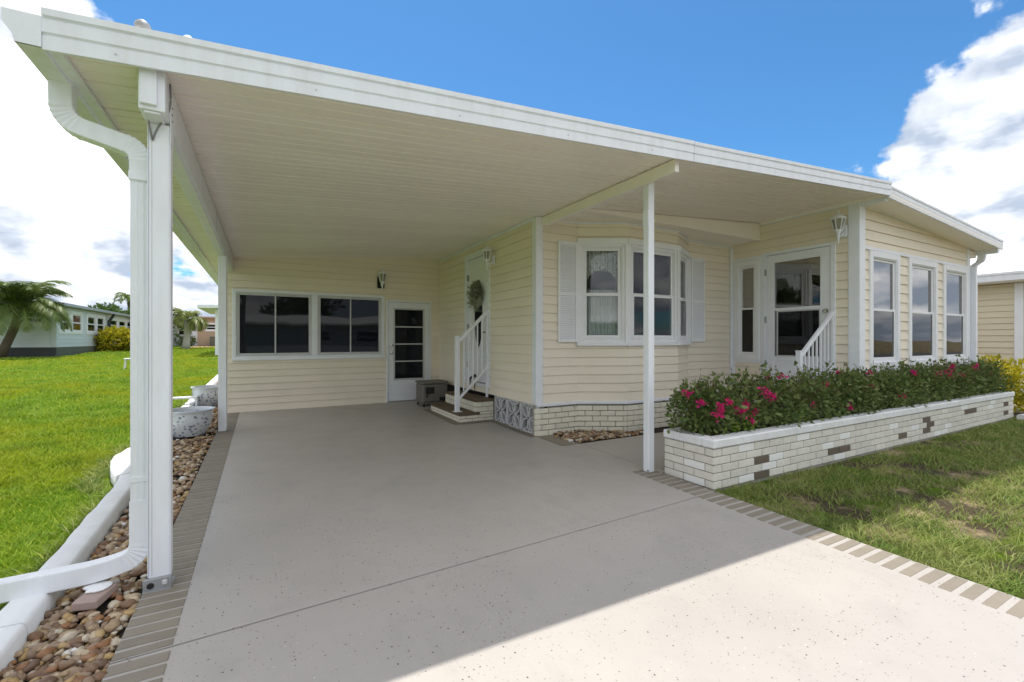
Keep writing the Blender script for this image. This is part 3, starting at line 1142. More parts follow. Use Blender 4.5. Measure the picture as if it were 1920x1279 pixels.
# bay windows: one unit on each facet
for i, (c0, c1) in ((1, (.0, .045)), (2, (.045, .045)), (3, (.045, .0))):
    fr = bay_fr[i]
    double_hung(home, fr, .035, fr.len - .035, WZ0 + .045, WZ1 - .075, casing=.036, top='glass', bottom='glass', split=.49, out=.026, sash=.040)
    mb = MB(); fr.box(mb, -.008, fr.len + .008, -.05, .050, WZ1 - .08, WZ1, .004); mb.build('head_trim', 'vinyl', home)
    mb = MB(); fr.box(mb, -.012, fr.len + .012, -.05, .060, WZ0, WZ0 + .05, .005); mb.build('sill', 'vinyl', home)
for i in (1, 2, 3, 4):
    p = BP[i]
    a = bay_fr[i - 1]; b2 = bay_fr[i]
    nn = (a.n + b2.n).normalized()
    c = Vector((p[0], p[1], 0)) + nn * -.012
    mb = MB()
    mb.obox((c.x, c.y, (WZ0 + WZ1) / 2), (Vector((nn.y, -nn.x, 0)), nn, (0, 0, 1)), (.040, .05, (WZ1 - WZ0) / 2 - .05), .006)
    mb.build('mullion', 'vinyl', home)
# curtains behind the bay glass
for i in (1, 2, 3):
    fr = bay_fr[i]
    for (zlo, zhi, off, mat, nm, scal) in ((WZ0 + .06, 1.97, -.085, 'curtain', 'curtain', 0), (2.22, WZ1 - .08, -.075, 'lace', 'lace_valance', 1)):
        mb = MB()
        n_ = 80
        for k in range(n_ + 1):
            u = .09 + (fr.len - .18) * k / n_
            o = off + .014 * math.sin(k * 1.15) + .01 * math.sin(k * .47 + i)
            zb_ = zlo
            if scal:
                t = abs(k / n_ - .5) * 2
                zb_ = zlo - .26 * t ** 3 + .025 * abs(math.sin(k * .55))
            mb.v += [tuple(fr.pt(u, o, zb_)), tuple(fr.pt(u, o, zhi))]
        mb.f = [(2 * k, 2 * k + 2, 2 * k + 3, 2 * k + 1) for k in range(n_)]
        mb.build(nm, mat, home, smooth=True, fixn=False)
# shutters: each slat a piece of its own
for (fr, a, b_) in ((bay_fr[0], 3.435 - XE - .09, 3.745 - XE - .09), (bay_fr[4], 6.02 - 5.97, 6.335 - 5.97)):
    z0_, z1_ = 1.245, 2.60
    mb = MB(); frame_boxes(mb, fr, a, b_, z0_, z1_, .034, .012, .044, .004, wb=.05, wt=.05)
    zm = z0_ + (z1_ - z0_) * .48
    fr.box(mb, a + .034, b_ - .034, .013, .042, zm - .025, zm + .025, .004)
    fr.box(mb, a + .03, b_ - .03, .0125, .018, z0_ + .04, z1_ - .04)
    sh_ = mb.build('shutter', 'vinyl', home)
    sl = MB()
    sl.obox((0, 0, 0), (fr.u, (fr.n * .45 + Vector((0, 0, -.893))), (fr.n * .893 + Vector((0, 0, .45)))), ((b_ - a) / 2 - .036, .0155, .0025))
    sm = mesh_of(sl, 'shutter_slat', 'vinyl')
    zz = z0_ + .066
    while zz < z1_ - .06:
        if abs(zz - zm) > .036:
            inst('slat', sm, sh_, fr.pt((a + b_) / 2, .028, zz))
        zz += .0285

# brick skirt of the bay
bk = MB(); bk.box(-.1, .1, -.02, .02, -.0305, .0305, .004)
for i, fr in enumerate(bay_fr):
    mb = MB(); fr.box(mb, 0 if i else -.12, fr.len, -.06, -.010, -.02, BRK_T + .01); sk = mb.build('brick_skirt', 'mortar', home)
    mb = MB(); fr.box(mb, -.005 if i else -.10, fr.len + .005, -.02, .040, BRK_T + .004, .445, .006); mb.build('skirt_trim', 'white', home)
    if i == 4: continue
    start = -.12 if i == 0 else 0
    for cidx in range(5):
        zc_ = .045 + cidx * .0725 + .012
        u = start - (.104 if cidx % 2 else 0.0)
        while u < fr.len:
            a, b_ = max(u, start), min(u + .200, fr.len)
            if b_ - a > .03:
                mb = MB()
                mb.obox((0, 0, 0), (fr.u, fr.n, (0, 0, 1)), ((b_ - a) / 2, .02, .0315), .004)
                me = mesh_of(mb, 'brick', 'brick_yellow')
                inst('brick', me, sk, fr.pt((a + b_) / 2, .0 + random.uniform(-.001, .0015), zc_))
            u += .2085
# little brick return at the corner facing the drive
# eaves box of the home over the bay
mb = MB()
zs0 = SOF + .012
mb.hexa([(XE + .02, 4.47, SOF), (XS - .01, 4.47, SOF), (XS - .01, YF + .1, SOF), (XE + .02, YF + .1, SOF),
         (XE + .02, 4.47, ceil_z(XE + .02) - .002), (XS - .01, 4.47, ceil_z(XS) - .012), (XS - .01, YF + .1, ceil_z(XS) - .012), (XE + .02, YF + .1, ceil_z(XE + .02) - .002)])
mb.build('eaves_box', 'soffit', home)
for k in range(5):
    y = 4.47 + .085 + k * .088
    part_box('soffit_strip', 'soffit', home, 3.3, XS - .02, y, y + .078, SOF - .006, SOF - .001, ch=.002)
# soffit edge moulding along the bay
for i, fr in enumerate(bay_fr):
    mb = MB(); fr.box(mb, -.004, fr.len + .004, .004, .03, SOF - .03, SOF - .007, .003); mb.build('soffit_moulding', 'white', home)

# sun room: wall with the door
frD = WallFrame((XS, YF), (XS, YS))


def tD(y): return YF - y


SIDE = (tD(5.0) + .035, tD(4.43), .64, 2.64)
DOOR_S = (tD(4.43), tD(3.37), .60, 2.665)
siding_wall(home, frD, .45, ceil_z(XS) - .01, [(SIDE[0], SIDE[1], .95, SIDE[3]), DOOR_S], expo=.127)
part_box('corner_trim', 'white', home, XS - .06, XS - .002, YF - .045, YF - .012, .45, SOF - .04, ch=.004)
mb = MB()
frame_boxes(mb, frD, SIDE[0], SIDE[1], .90, 2.64, .055, -.04, .022, .004)
frD.box(mb, SIDE[0], SIDE[0] + .045, 0, .02, .50, .90, .003); frD.box(mb, SIDE[1] - .05, SIDE[1], 0, .02, .50, .90, .003)
mb.build('window_surround', 'white', home)
double_hung(home, frD, SIDE[0] + .05, SIDE[1] - .05, .945, 2.58, casing=.075, top='coated_glass', bottom='tint_glass', split=.52, out=.03, sash=.03)
# door
u0, u1, z0, z1 = DOOR_S
mb = MB()
frD.box(mb, u0, u0 + .05, -.06, .03, z0, z1, .004); frD.box(mb, u1 - .06, u1, -.06, .03, z0, z1, .004)
frD.box(mb, u0 + .05, u1 - .06, -.06, .03, z1 - .05, z1, .004)
mb.build('door_frame', 'white', home)
a, b_ = u0 + .055, u1 - .065
gu0, gu1, gz0, gz1 = a + .13, b_ - .14, 1.02, z1 - .18
mb = MB()
frD.box(mb, a, gu0, -.03, .012, z0 + .01, z1 - .055, .003); frD.box(mb, gu1, b_, -.03, .012, z0 + .01, z1 - .055, .003)
frD.box(mb, gu0, gu1, -.03, .012, z0 + .01, gz0, .003); frD.box(mb, gu0, gu1, -.03, .012, gz1, z1 - .055, .003)
gm = gz0 + (gz1 - gz0) * .50
frD.box(mb, gu0, gu1, -.028, .010, gm - .022, gm + .022, .003)
frame_boxes(mb, frD, a + .10, b_ - .10, z0 + .1, gz0 - .05, .015, .011, .018, .002)
door = mb.build('door', 'white', home)
mb = MB(); frame_boxes(mb, frD, gu0 + .03, gu1 - .0, gz0, gm - .022, .02, -.02, .004, .002); mb.build('sash', 'alu', door)
pane(frD, door, gu0, gu1, gm + .022, gz1, -.012, 'coated_glass')
pane(frD, door, gu0 + .05, gu1 - .02, gz0 + .02, gm - .042, -.012, 'tint_glass')
for zz in (1.52, 1.69):
    mb = MB(); c = frD.pt(b_ - .06, .012, zz)
    mb.lathe(c, [(.0, -.06), (.024, -.056), (.027, -.04), (.012, -.028), (.012, -.012), (.032, -.010), (.032, 0)], 16, 'x')
    mb.build('knob', 'chrome', door, smooth=40)
for zz in (.9, 1.6, 2.35):
    mb = MB(); frD.box(mb, u0 + .042, u0 + .062, .01, .034, zz - .05, zz + .05, .002); mb.build('hinge', 'steel', door)
part_box('ceiling_trim', 'white', home, XS - .026, XS - .004, YS + .06, 4.46, ceil_z(XS) - .05, ceil_z(XS) - .012, ch=.003)

# sun room: window wall
frS = WallFrame((XS, YS), (XR, YS))


def sun_top(u): return 3.140 - .056 * u


WS = ((7.315, 8.205), (8.505, 9.515), (9.755, 10.765))
ops = [(a - XS, b_ - XS, .885, 2.515) for a, b_ in WS]
siding_wall(home, frS, .72, sun_top, ops, expo=.138)
part_box('corner_trim', 'white', home, XS - .030, XS + .125, YS - .030, YS + .11, .74, 3.14, ch=.005)
part_box('corner_trim', 'white', home, XR - .10, XR + .02, YS - .024, YS + .06, .72, 2.91, ch=.005)
for (a, b_) in WS:
    double_hung(home, frS, a - XS, b_ - XS, .885, 2.515, casing=.085, top='coated_glass', bottom='tint_glass', split=.50, out=.035, sash=.034)
mb = MB(); frS.box(mb, .12, frS.len, .0, .042, .835, .882, .004); frS.box(mb, .12, frS.len, .0, .028, 2.518, 2.56, .004)
mb.build('sill', 'white', home)
mb = MB(); frS.box(mb, .0, frS.len, -.03, .022, .60, .718, .003); mb.build('rim_trim', 'white', home)
mb = MB(); frS.box(mb, .0, frS.len, -.05, -.01, -.05, .60); frD.box(mb, 0, frD.len - .05, -.05, -.01, -.02, .45); mb.build('foundation', 'block', home)
part_box('porch_post_base', 'white', home, XS - .055, XS + .30, YS - .034, YS + .10, .50, .735, ch=.006)
mb = MB()
mb.obox(frS.pt(frS.len / 2, .018, sun_top(frS.len / 2) - .018), (Vector((1, 0, -.056)).normalized(), (0, 1, 0), Vector((.056, 0, 1)).normalized()), (frS.len / 2 - .13, .014, .014))
mb.build('soffit_moulding', 'white', home)

for (a, b_) in WS:
    for (p, q) in ((a + .10, a + .22), (b_ - .30, b_ - .10)):
        mb = MB()
        n_ = 24
        for k in range(n_ + 1):
            x_ = p + (q - p) * k / n_
            mb.v += [(x_, YS + .16 + .018 * math.sin(k * 1.3), .95), (x_, YS + .16 + .018 * math.sin(k * 1.3), 2.5)]
        mb.f = [(2 * k, 2 * k + 2, 2 * k + 3, 2 * k + 1) for k in range(n_)]
        mb.build('curtain', 'curtain', home, smooth=True, fixn=False)
# interior surfaces that show through glass, and outer walls out of view
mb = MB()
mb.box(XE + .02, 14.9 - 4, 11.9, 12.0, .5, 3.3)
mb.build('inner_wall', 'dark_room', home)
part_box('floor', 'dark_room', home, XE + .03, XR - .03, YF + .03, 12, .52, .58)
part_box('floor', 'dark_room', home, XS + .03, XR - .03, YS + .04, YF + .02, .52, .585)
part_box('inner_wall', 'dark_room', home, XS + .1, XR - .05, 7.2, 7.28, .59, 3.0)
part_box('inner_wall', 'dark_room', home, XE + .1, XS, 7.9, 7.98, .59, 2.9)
part_box('outer_wall', 'siding', home, XR - .03, XR + .0, YS + .06, 20, .0, 2.90)
part_box('outer_wall', 'siding', home, -.53, -.50, YB + .01, 13.0, .0, ceil_z(-.5))
part_box('outer_wall', 'siding', home, -.53, XE, 13.0, 13.03, .0, ceil_z(-.5))
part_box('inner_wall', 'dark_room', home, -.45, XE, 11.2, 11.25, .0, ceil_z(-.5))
part_box('outer_wall', 'siding', home, XE, XR, 20, 20.03, .0, 2.9)
part_box('outer_wall', 'siding', home, XE - .02, XE + .01, YB + .01, 20, .0, ceil_z(XE) - .02)
# roof of the home: right hand slope, and the slope behind the carport sheet
EZ = 3.235


def roofR(x): return EZ - .067 * (x - RIDGE_X)


mb = MB()
XO = 11.17
mb.hexa([(RIDGE_X, ROOF_Y, roofR(RIDGE_X) - .10), (XO, ROOF_Y, roofR(XO) - .10), (XO, 20.3, roofR(XO) - .10), (RIDGE_X, 20.3, roofR(RIDGE_X) - .10),
         (RIDGE_X, ROOF_Y, roofR(RIDGE_X) - .01), (XO, ROOF_Y, roofR(XO) - .01), (XO, 20.3, roofR(XO) - .01), (RIDGE_X, 20.3, roofR(RIDGE_X) - .01)])
mb.build('roof', 'soffit', home)
mb = MB()
mb.hexa([(XE, YF + .05, ceil_z(XE) + .01), (RIDGE_X, YF + .05, ceil_z(RIDGE_X) + .01), (RIDGE_X, 20.3, ceil_z(RIDGE_X) + .01), (XE, 20.3, ceil_z(XE) + .01),
         (XE, YF + .05, ceil_z(XE) + .08), (RIDGE_X, YF + .05, ceil_z(RIDGE_X) + .08), (RIDGE_X, 20.3, ceil_z(RIDGE_X) + .08), (XE, 20.3, ceil_z(XE) + .08)])
mb.build('roof', 'roof_white', home)


def fascia_piece(thing, x0, x1, zb0, zb1, h, y=ROOF_Y, mat='white_metal'):
    """folded metal fascia: three bands with small steps, sloping along X"""
    prof = [(0.0, 0.0), (-.016, .0), (-.016, .34), (-.010, .37), (-.010, .40), (-.020, .43), (-.020, .74), (-.013, .77), (-.013, .80), (-.026, .83), (-.026, 1.0), (.03, 1.0), (.03, .97), (0.0, .94)]
    mb = MB()
    k = len(prof)
    vs_ = []
    for (x, zb_) in ((x0, zb0), (x1, zb1)):
        for (o, t) in prof:
            vs_.append((x, y + o, zb_ + t * h))
    fs = [(i, (i + 1) % k, k + (i + 1) % k, k + i) for i in range(k)] + [tuple(range(k)), tuple(range(2 * k - 1, k - 1, -1))]
    mb.add(vs_, fs)
    return mb.build('fascia', mat, thing)


fascia_piece(home, RIDGE_X + .012, XO + .02, roofR(RIDGE_X) - .125, roofR(XO) - .125, .155, ROOF_Y + .018)
# gutter and downspout at the far eaves
GPROF = [(0, 0), (.085, 0), (.092, .03), (.125, .075), (.125, .12), (.118, .12), (.118, .078), (.085, .034), (.078, .007), (.006, .007), (.006, .12), (0, .12)]
mb = MB()
zz = roofR(XO) - .165
vs_ = [(XO + o, yy, zz + h) for yy in (ROOF_Y + .06, 20) for o, h in GPROF]
k = len(GPROF)
mb.add(vs_, [(i, (i + 1) % k, k + (i + 1) % k, k + i) for i in range(k)])
mb.add([(XO, ROOF_Y + .06, zz), (XO + .085, ROOF_Y + .06, zz), (XO + .092, ROOF_Y + .06, zz + .03), (XO + .125, ROOF_Y + .06, zz + .075), (XO + .125, ROOF_Y + .06, zz + .12), (XO, ROOF_Y + .06, zz + .12)], [tuple(range(6))])
mb.build('gutter', 'white_metal', home, fixn=False)
part_box('fascia_return', 'soffit', home, XR + .03, XO, YS - .02, YS + .06, roofR(XO) - .22, roofR(XO) - .105, ch=.004)
mb = MB()
mb.sweep([(XO + .05, 3.02, zz), (XO + .05, 3.02, zz - .05), (XO + .02, 3.03, zz - .12), (XR + .10, 3.06, zz - .22), (XR + .075, 3.06, zz - .30), (XR + .075, 3.06, .2)],
         [(-.036, -.05), (.036, -.05), (.036, .05), (-.036, .05)], frames=[(Vector((1, 0, 0)), Vector((0, 1, 0)))] * 6)
mb.build('downspout', 'white_metal', home, smooth=35)

# ------------------------------------------------------------------ carport
carport = empty('carport', (-.475, 2.95, 0), 'white aluminium carport roof on posts over the driveway', 'carport')
# roof pans: each ribbed pan runs from the gutter to the house
PW = .305
yp = ROOF_Y + .012
i = 0
while yp < 13.0:
    y1 = min(yp + PW - .004, 13.05)
    xr = RIDGE_X + .005 if yp < 5.0 else (XE - .004 if yp < YB + .02 else XE - .03)
    xl = XL + .01
    prof = []           # (y, dz) cross-section of the pan seen from below: two shallow ribs
    w = y1 - yp
    for t, dz in ((0, 0), (.02, .022), (.045, .022), (.065, 0), (.31, 0), (.322, .010), (.345, .010), (.357, 0), (.64, 0), (.652, .010), (.675, .010), (.687, 0), (1.0, 0)):
        prof.append((yp + t * w, dz))
    mb = MB()
    k = len(prof)
    vs_ = [(x, yy, ceil_z(x) + dz) for x in (xl, xr) for yy, dz in prof] + [(x, yy, ceil_z(x) + .075) for x in (xl, xr) for yy in (yp, y1)]
    fs = [(j, j + 1, k + j + 1, k + j) for j in range(k - 1)]
    b0 = 2 * k
    fs += [(b0, b0 + 1, b0 + 3, b0 + 2), (0, k, b0 + 2, b0), (k - 1, b0 + 1, b0 + 3, 2 * k - 1),
           tuple(range(k)) + (b0 + 1, b0), tuple(range(k, 2 * k)) + (b0 + 3, b0 + 2)]
    mb.add(vs_, fs)
    mb.build('roof_panel', 'soffit', carport)
    yp += PW
    i += 1
# front fascia in two lengths
fb = lambda x: 2.557 + .0725 * (x + .835)
FH = .178
fascia_piece(carport, XL, 3.345, fb(XL), fb(3.345), FH)
fascia_piece(carport, 3.351, RIDGE_X + .03, fb(3.351), fb(RIDGE_X + .03), FH - .004)
for k_ in range(9):
    xx_ = -.6 + k_ * .86
    mb = MB(); mb.lathe((xx_, ROOF_Y - .0165, fb(xx_) + .035), [(0, -.004), (.0045, -.0035), (.005, 0)], 8, 'y'); mb.build('screw', 'alu', carport)
part_box('fascia_seam', 'steel', carport, 3.345, 3.351, ROOF_Y - .014, ROOF_Y, fb(3.35) + .01, fb(3.35) + .15)
# gutter along the low side
mb = MB()
gz0_ = 2.562
vs_ = [(XL - o, yy, gz0_ + h * 1.06) for yy in (ROOF_Y - .018, 13.0) for o, h in GPROF]
k = len(GPROF)
mb.add(vs_, [(i, (i + 1) % k, k + (i + 1) % k, k + i) for i in range(k)])
gutter = mb.build('gutter', 'white_metal', carport, fixn=False)
mb = MB()
pr = [(0, 0), (.085, 0), (.092, .03), (.125, .075), (.125, .125), (0, .128)]
mb.add([(XL - o, ROOF_Y - .022, gz0_ + h * 1.06) for o, h in pr] + [(XL - o, ROOF_Y - .012, gz0_ + h * 1.06) for o, h in pr],
       [tuple(range(6)), tuple(range(11, 5, -1))] + [(i, (i + 1) % 6, 6 + (i + 1) % 6, 6 + i) for i in range(6)])
mb.build('end_cap', 'white_metal', gutter)
part_box('edge_angle', 'white_metal', carport, XL + .002, XL + .055, ROOF_Y + .006, 13.0, 2.572, 2.597, ch=.003)

# side beam and its posts
BX0, BX1, BZ = -.530, -.424, 2.405
mb = MB()
mb.box(BX0, BX1, 2.79, YB - .004, BZ, ceil_z(BX0) - .012, .003)
mb.build('beam', 'white_metal', carport)
part_box('beam_flange', 'white_metal', carport, BX0 + .020, BX1 - .020, 2.80, YB - .05, BZ - .012, BZ - .001, ch=.002)
part_box('beam_end_cap', 'white_metal', carport, BX0 + .006, BX1 - .030, 2.772, 2.789, BZ + .02, ceil_z(BX0) - .018, ch=.003)
for yj in (5.62,):
    part_box('beam_joint', 'steel', carport, BX1 + .0005, BX1 + .002, yj, yj + .006, BZ, ceil_z(BX1) - .02)


def post(x, y, wx, wy, ztop, sleeve=True):
    mb = MB()
    z0_ = gz(y)
    mb.box(x - wx / 2, x + wx / 2, y - wy / 2, y + wy / 2, z0_ + .002, ztop, .004)
    # shallow flutes on the front face
    p = mb.build('post', 'white_metal', carport)
    return p


p1 = post(-.4685, 2.955, .087, .076, BZ - .013)
part_box('corner_bead', 'white_metal', p1, -.516, -.5125, 2.914, 2.990, .065, BZ - .03, ch=.001)
mb = MB(); mb.box(-.4985, -.4970, 2.9162, 2.9172, .07, BZ - .03); mb.build('groove', 'steel', p1)
part_box('corner_bead', 'white_metal', p1, -.426, -.4215, 2.925, 2.988, .05, BZ + .10, ch=.001)
part_box('side_strap', 'white_metal', p1, BX1 + .001, BX1 + .005, 2.915, 2.99, BZ - .11, BZ + .12, ch=.001)
for zz in (BZ + .09, BZ + .055, BZ + .02):
    mb = MB(); mb.lathe((BX1 + .005, 2.945, zz), [(0, .005), (.0055, .004), (.006, 0)], 8, 'x'); mb.build('screw', 'steel', p1)
# foot bracket
mb = MB()
mb.box(-.532, -.414, 2.893, 2.916, gz(2.9), .062, .003)
mb.box(-.532, -.414, 2.880, 3.02, gz(2.9) + .0005, gz(2.9) + .007, .001)
br = mb.build('foot_bracket', 'steel', p1)
mb = MB(); mb.lathe((-.500, 2.892, .03), [(0, -.004), (.014, -.004), (.016, 0)], 14, 'y'); mb.build('bolt_hole', 'black', br)
mb = MB(); mb.box(-.452, -.430, 2.882, 2.894, .028, .050, .003); mb.build('bolt', 'alu', br)
p2 = post(-.473, 7.16, .094, .10, BZ - .013)
part_box('corner_bead', 'white_metal', p2, -.426, -.4215, 7.12, 7.20, .10, BZ + .10, ch=.001)
p3 = post(3.2755, 3.20, .076, .072, 2.845)
# beam between house corner and front fascia
mb = MB()
mb.box(3.185, 3.235, 2.80, 4.99, 2.765, ceil_z(3.185) - .014, .003)
b3 = mb.build('beam', 'soffit', carport)  # soffit colour on beam and flange puts their shade into the paint
part_box('beam_flange', 'soffit', b3, 3.236, 3.262, 3.24, 4.985, 2.7655, 2.775, ch=.002)
part_box('side_strap', 'white_metal', p3, 3.2325, 3.2362, 3.168, 3.235, 2.38, 2.52, ch=.001)
part_box('foot_bracket', 'steel', p3, 3.222, 3.236, 3.156, 3.175, gz(3.2), gz(3.2) + .03, ch=.003)
# short beam at the sun room corner
part_box('beam', 'white_metal', carport, XS - .01, XS + .05, 2.79, YS - .032, ceil_z(XS) - .09, ceil_z(XS) - .025, ch=.003)


def rounded_path(pts, r, seg=7):
    """polyline with circular-looking fillets"""
    pts = [Vector(p) for p in pts]
    out = [pts[0]]
    for i in range(1, len(pts) - 1):
        a, b_, c_ = pts[i - 1], pts[i], pts[i + 1]
        d0 = (a - b_).normalized(); d1 = (c_ - b_).normalized()
        rr = min(r, (a - b_).length * .48, (c_ - b_).length * .48)
        p0, p1_ = b_ + d0 * rr, b_ + d1 * rr
        for k in range(seg + 1):
            t = k / seg
            out.append(p0 * (1 - t) ** 2 + b_ * 2 * t * (1 - t) + p1_ * t * t)
    out.append(pts[-1])
    return out


def spout_frames(path, side):
    fr = []
    n = len(path)
    for i in range(n):
        d = (path[min(i + 1, n - 1)] - path[max(i - 1, 0)]).normalized()
        s = Vector(side) - d * Vector(side).dot(d); s.normalize()
        fr.append((s, s.cross(d).normalized()))
    return fr


def corrugated(hw, hd, n=3):
    """rectangular spout profile with shallow flutes"""
    pr = []
    for s in (1,):
        k = 12
        for i in range(k + 1):
            t = -1 + 2 * i / k
            pr.append((t * hw * .94, -hd + (.0035 if i % 4 in (1, 2) else 0)))
        pr += [(hw, -hd * .9), (hw, hd * .9)]
        for i in range(k + 1):
            t = 1 - 2 * i / k
            pr.append((t * hw * .94, hd - (.0035 if i % 4 in (1, 2) else 0)))
        pr += [(-hw, hd * .9), (-hw, -hd * .9)]
    return pr


SPX, SPY = -.555, 3.005
ds_prof = corrugated(.041, .034)
# vertical run
mb = MB()
path = [Vector((SPX, SPY, 2.14)), Vector((SPX, SPY, .44))]
mb.sweep(path, ds_prof, frames=[(Vector((1, 0, 0)), Vector((0, 1, 0)))] * 2)
dsp = mb.build('downspout', 'white_metal', carport, smooth=25)
# upper offset with crimped elbows
path = rounded_path([(-.885, 3.09, 2.575), (-.880, 3.09, 2.375), (SPX, SPY, 2.265), (SPX, SPY, 2.12)], .14, 14)
scales = [1.0 + (.075 if i % 2 and (1 < i < 15 or 16 < i < 30) else 0) for i in range(len(path))]
mb = MB()
mb.sweep(path, corrugated(.042, .044), frames=spout_frames(path, (0, 1, 0)), scales=scales)
mb2 = MB(); mb2.v = mb.v; mb2.f = mb.f
mb2.build('elbow', 'white_metal', dsp, smooth=25)
part_box('collar', 'white_metal', dsp, SPX - .047, SPX + .047, SPY - .044, SPY + .044, 2.10, 2.145, ch=.003)
part_box('collar', 'white_metal', dsp, SPX - .0440, SPX + .0440, SPY - .037, SPY + .037, .545, .575, ch=.002)
# lower shoe and leader
path = rounded_path([(SPX, SPY, .45), (SPX, SPY, .155), (-.72, 2.99, .120), (-1.12, 2.985, .112)], .13, 14)
scales = [1.02 + (.06 if i % 2 and 1 < i < 15 else 0) for i in range(len(path))]
mb = MB()
mb.sweep(path, corrugated(.036, .044), frames=spout_frames(path, (0, 1, 0)), scales=scales)
mb.build('shoe', 'white_metal', dsp, smooth=25)
# cable looped from the beam end
mb = MB()
mb.tube(rounded_path([(BX1 + .004, 2.90, 2.60), (BX1 + .010, 2.895, 2.47), (-.475, 2.905, 2.36), (-.495, 2.912, 2.30)], .06, 6), .0045, 6)
mb.tube(rounded_path([(-.515, 2.91, 2.44), (-.505, 2.905, 2.36), (-.495, 2.912, 2.30)], .03, 4), .004, 6)
mb.build('cable', 'cable', carport, smooth=True)

# domed caps on the roof edge
for (x, z0_, r_, mat, lab) in ((-.519, 2.755, .034, 'steel', 'small grey domed cap on a stem above the carport fascia'),
                               (-.335, 2.768, .030, 'white_metal', 'small white domed cap showing above the carport fascia')):
    base_z = ceil_z(x) + .076
    o = empty('roof_cap', (x, 2.83, base_z), lab, 'roof cap', 'caps on the carport roof')
    hz = .125 if mat == 'steel' else .095
    mb = MB(); mb.lathe((x, 2.83, base_z), [(0, -.002), (.022, -.002), (.02, .01), (.008, .012), (.008, hz - .01), (0, hz - .008)], 12); mb.build('stem', mat, o, smooth=40)
    mb = MB(); mb.lathe((x, 2.83, base_z + hz), [(0, -.012), (r_ * .8, -.012), (r_, 0), (r_ * .86, .014), (r_ * .5, .025), (0, .029)], 18); mb.build('dome', mat, o, smooth=40)

# ------------------------------------------------------------------ entry steps and rail
steps = empty('brick_steps', (2.53, 6.22, gz(6.3)), 'two cream brick steps with brown treads below the entry door', 'steps')
SX0, SX1, SX2, SY0, SY1 = 2.535, 2.80, XE - .016, 6.22, 7.50
zt1, zt2 = .185, .375
part_box('core', 'mortar', steps, SX0 + .012, SX2, SY0 + .012, SY1 - .012, .0, zt1 - .035)
part_box('core', 'mortar', steps, SX1 + .012, SX2, SY0 + .012, SY1 - .012, zt1 - .03, zt2 - .035)
part_box('tread', 'tread', steps, SX0 - .012, SX1 + .07, SY0 - .012, SY1, zt1 - .034, zt1, ch=.005)
part_box('tread', 'tread', steps, SX1 - .012, SX2 + .001, SY0 - .012, SY1, zt2 - .034, zt2, ch=.005)


def brick_run(parent, p0, p1, z0, z1, courses, bl, mat, off0=0.0, joint=.009, out=.012, choose=None, deep=.05):
    fr = WallFrame(p0, p1)
    pitch = (z1 - z0) / courses
    for c_ in range(courses):
        u = -(bl / 2 if (c_ + int(off0)) % 2 else 0)
        zc2 = z0 + pitch * (c_ + .5)
        while u < fr.len - .004:
            a, b2_ = max(u, 0), min(u + bl - joint, fr.len)
            if b2_ - a > .02:
                mb = MB()
                mb.obox((0, 0, 0), (fr.u, fr.n, (0, 0, 1)), ((b2_ - a) / 2, deep / 2, (pitch - joint) / 2), .003)
                mt_ = choose(fr.pt((a + b2_) / 2, 0, zc2), c_) if choose else mat
                me = mesh_of(mb, 'brick', mt_)
                inst('brick', me, parent, fr.pt((a + b2_) / 2, out - deep / 2 + random.uniform(-.0012, .0012), zc2), rot=(0, 0, random.uniform(-.003, .003)))
            u += bl


brick_run(steps, (SX0 + .012, SY0 + .012), (SX2, SY0 + .012), gz(6.2) + .004, zt1 - .036, 2, .205, 'brick_yellow', deep=.02)
brick_run(steps, (SX0 + .012, SY1), (SX0 + .012, SY0 + .012), gz(6.6) + .004, zt1 - .036, 2, .205, 'brick_yellow', deep=.02)
brick_run(steps, (SX1 + .072, SY0 + .012), (SX2, SY0 + .012), zt1 - .036, zt1 + .003, 1, .205, 'brick_yellow', deep=.02)
brick_run(steps, (SX1 + .012, SY0 + .012), (SX2, SY0 + .012), zt1 + .003, zt2 - .036, 2, .205, 'brick_yellow', deep=.02)
brick_run(steps, (SX1 + .012, SY1), (SX1 + .012, SY0 + .012), zt1 + .003, zt2 - .036, 2, .205, 'brick_yellow', deep=.02)


def handrail(name, label, x0, xw, y, z_base, z_top0, z_topw, zlow0, zloww, nb, zwall0):
    o = empty(name, (x0, y, z_base), label, 'handrail', 'white handrails beside the doors')
    part_box('newel', 'white_metal', o, x0 - .032, x0 + .032, y - .032, y + .032, z_base, z_top0 + .02, ch=.005)
    part_box('newel_cap', 'white_metal', o, x0 - .036, x0 + .036, y - .036, y + .036, z_top0 + .021, z_top0 + .036, ch=.005)
    part_box('foot_plate', 'white_metal', o, x0 - .065, x0 + .065, y - .05, y + .05, z_base + .001, z_base + .010, ch=.003)
    for (a, b2_, t) in ((z_top0 - .035, z_topw, .024), (zlow0, zloww, .018)):
        mb = MB()
        d = Vector((xw - x0 - .032, 0, b2_ - a)); ln = d.length; d.normalize()
        mb.obox((Vector((x0 + .032, y, a)) + Vector((xw, y, b2_))) / 2, (d, (0, 1, 0), Vector((-d.z, 0, d.x))), (ln / 2, .022, t), .004)
        mb.build('rail', 'white_metal', o)
    part_box('wall_post', 'white_metal', o, xw - .034, xw - .002, y - .018, y + .018, zwall0, z_topw - .022, ch=.003)
    for i in range(nb):
        t = (i + 1) / (nb + 1)
        xx = x0 + .03 + t * (xw - .03 - x0 - .03)
        za = zlow0 + (zloww - zlow0) * (xx - x0) / (xw - x0) + .012
        zb2 = (z_top0 - .035) + (z_topw - z_top0 + .035) * (xx - x0) / (xw - x0) - .018
        part_box('baluster', 'white_metal', o, xx - .010, xx + .010, y - .010, y + .010, za, zb2, ch=.002)
    return o


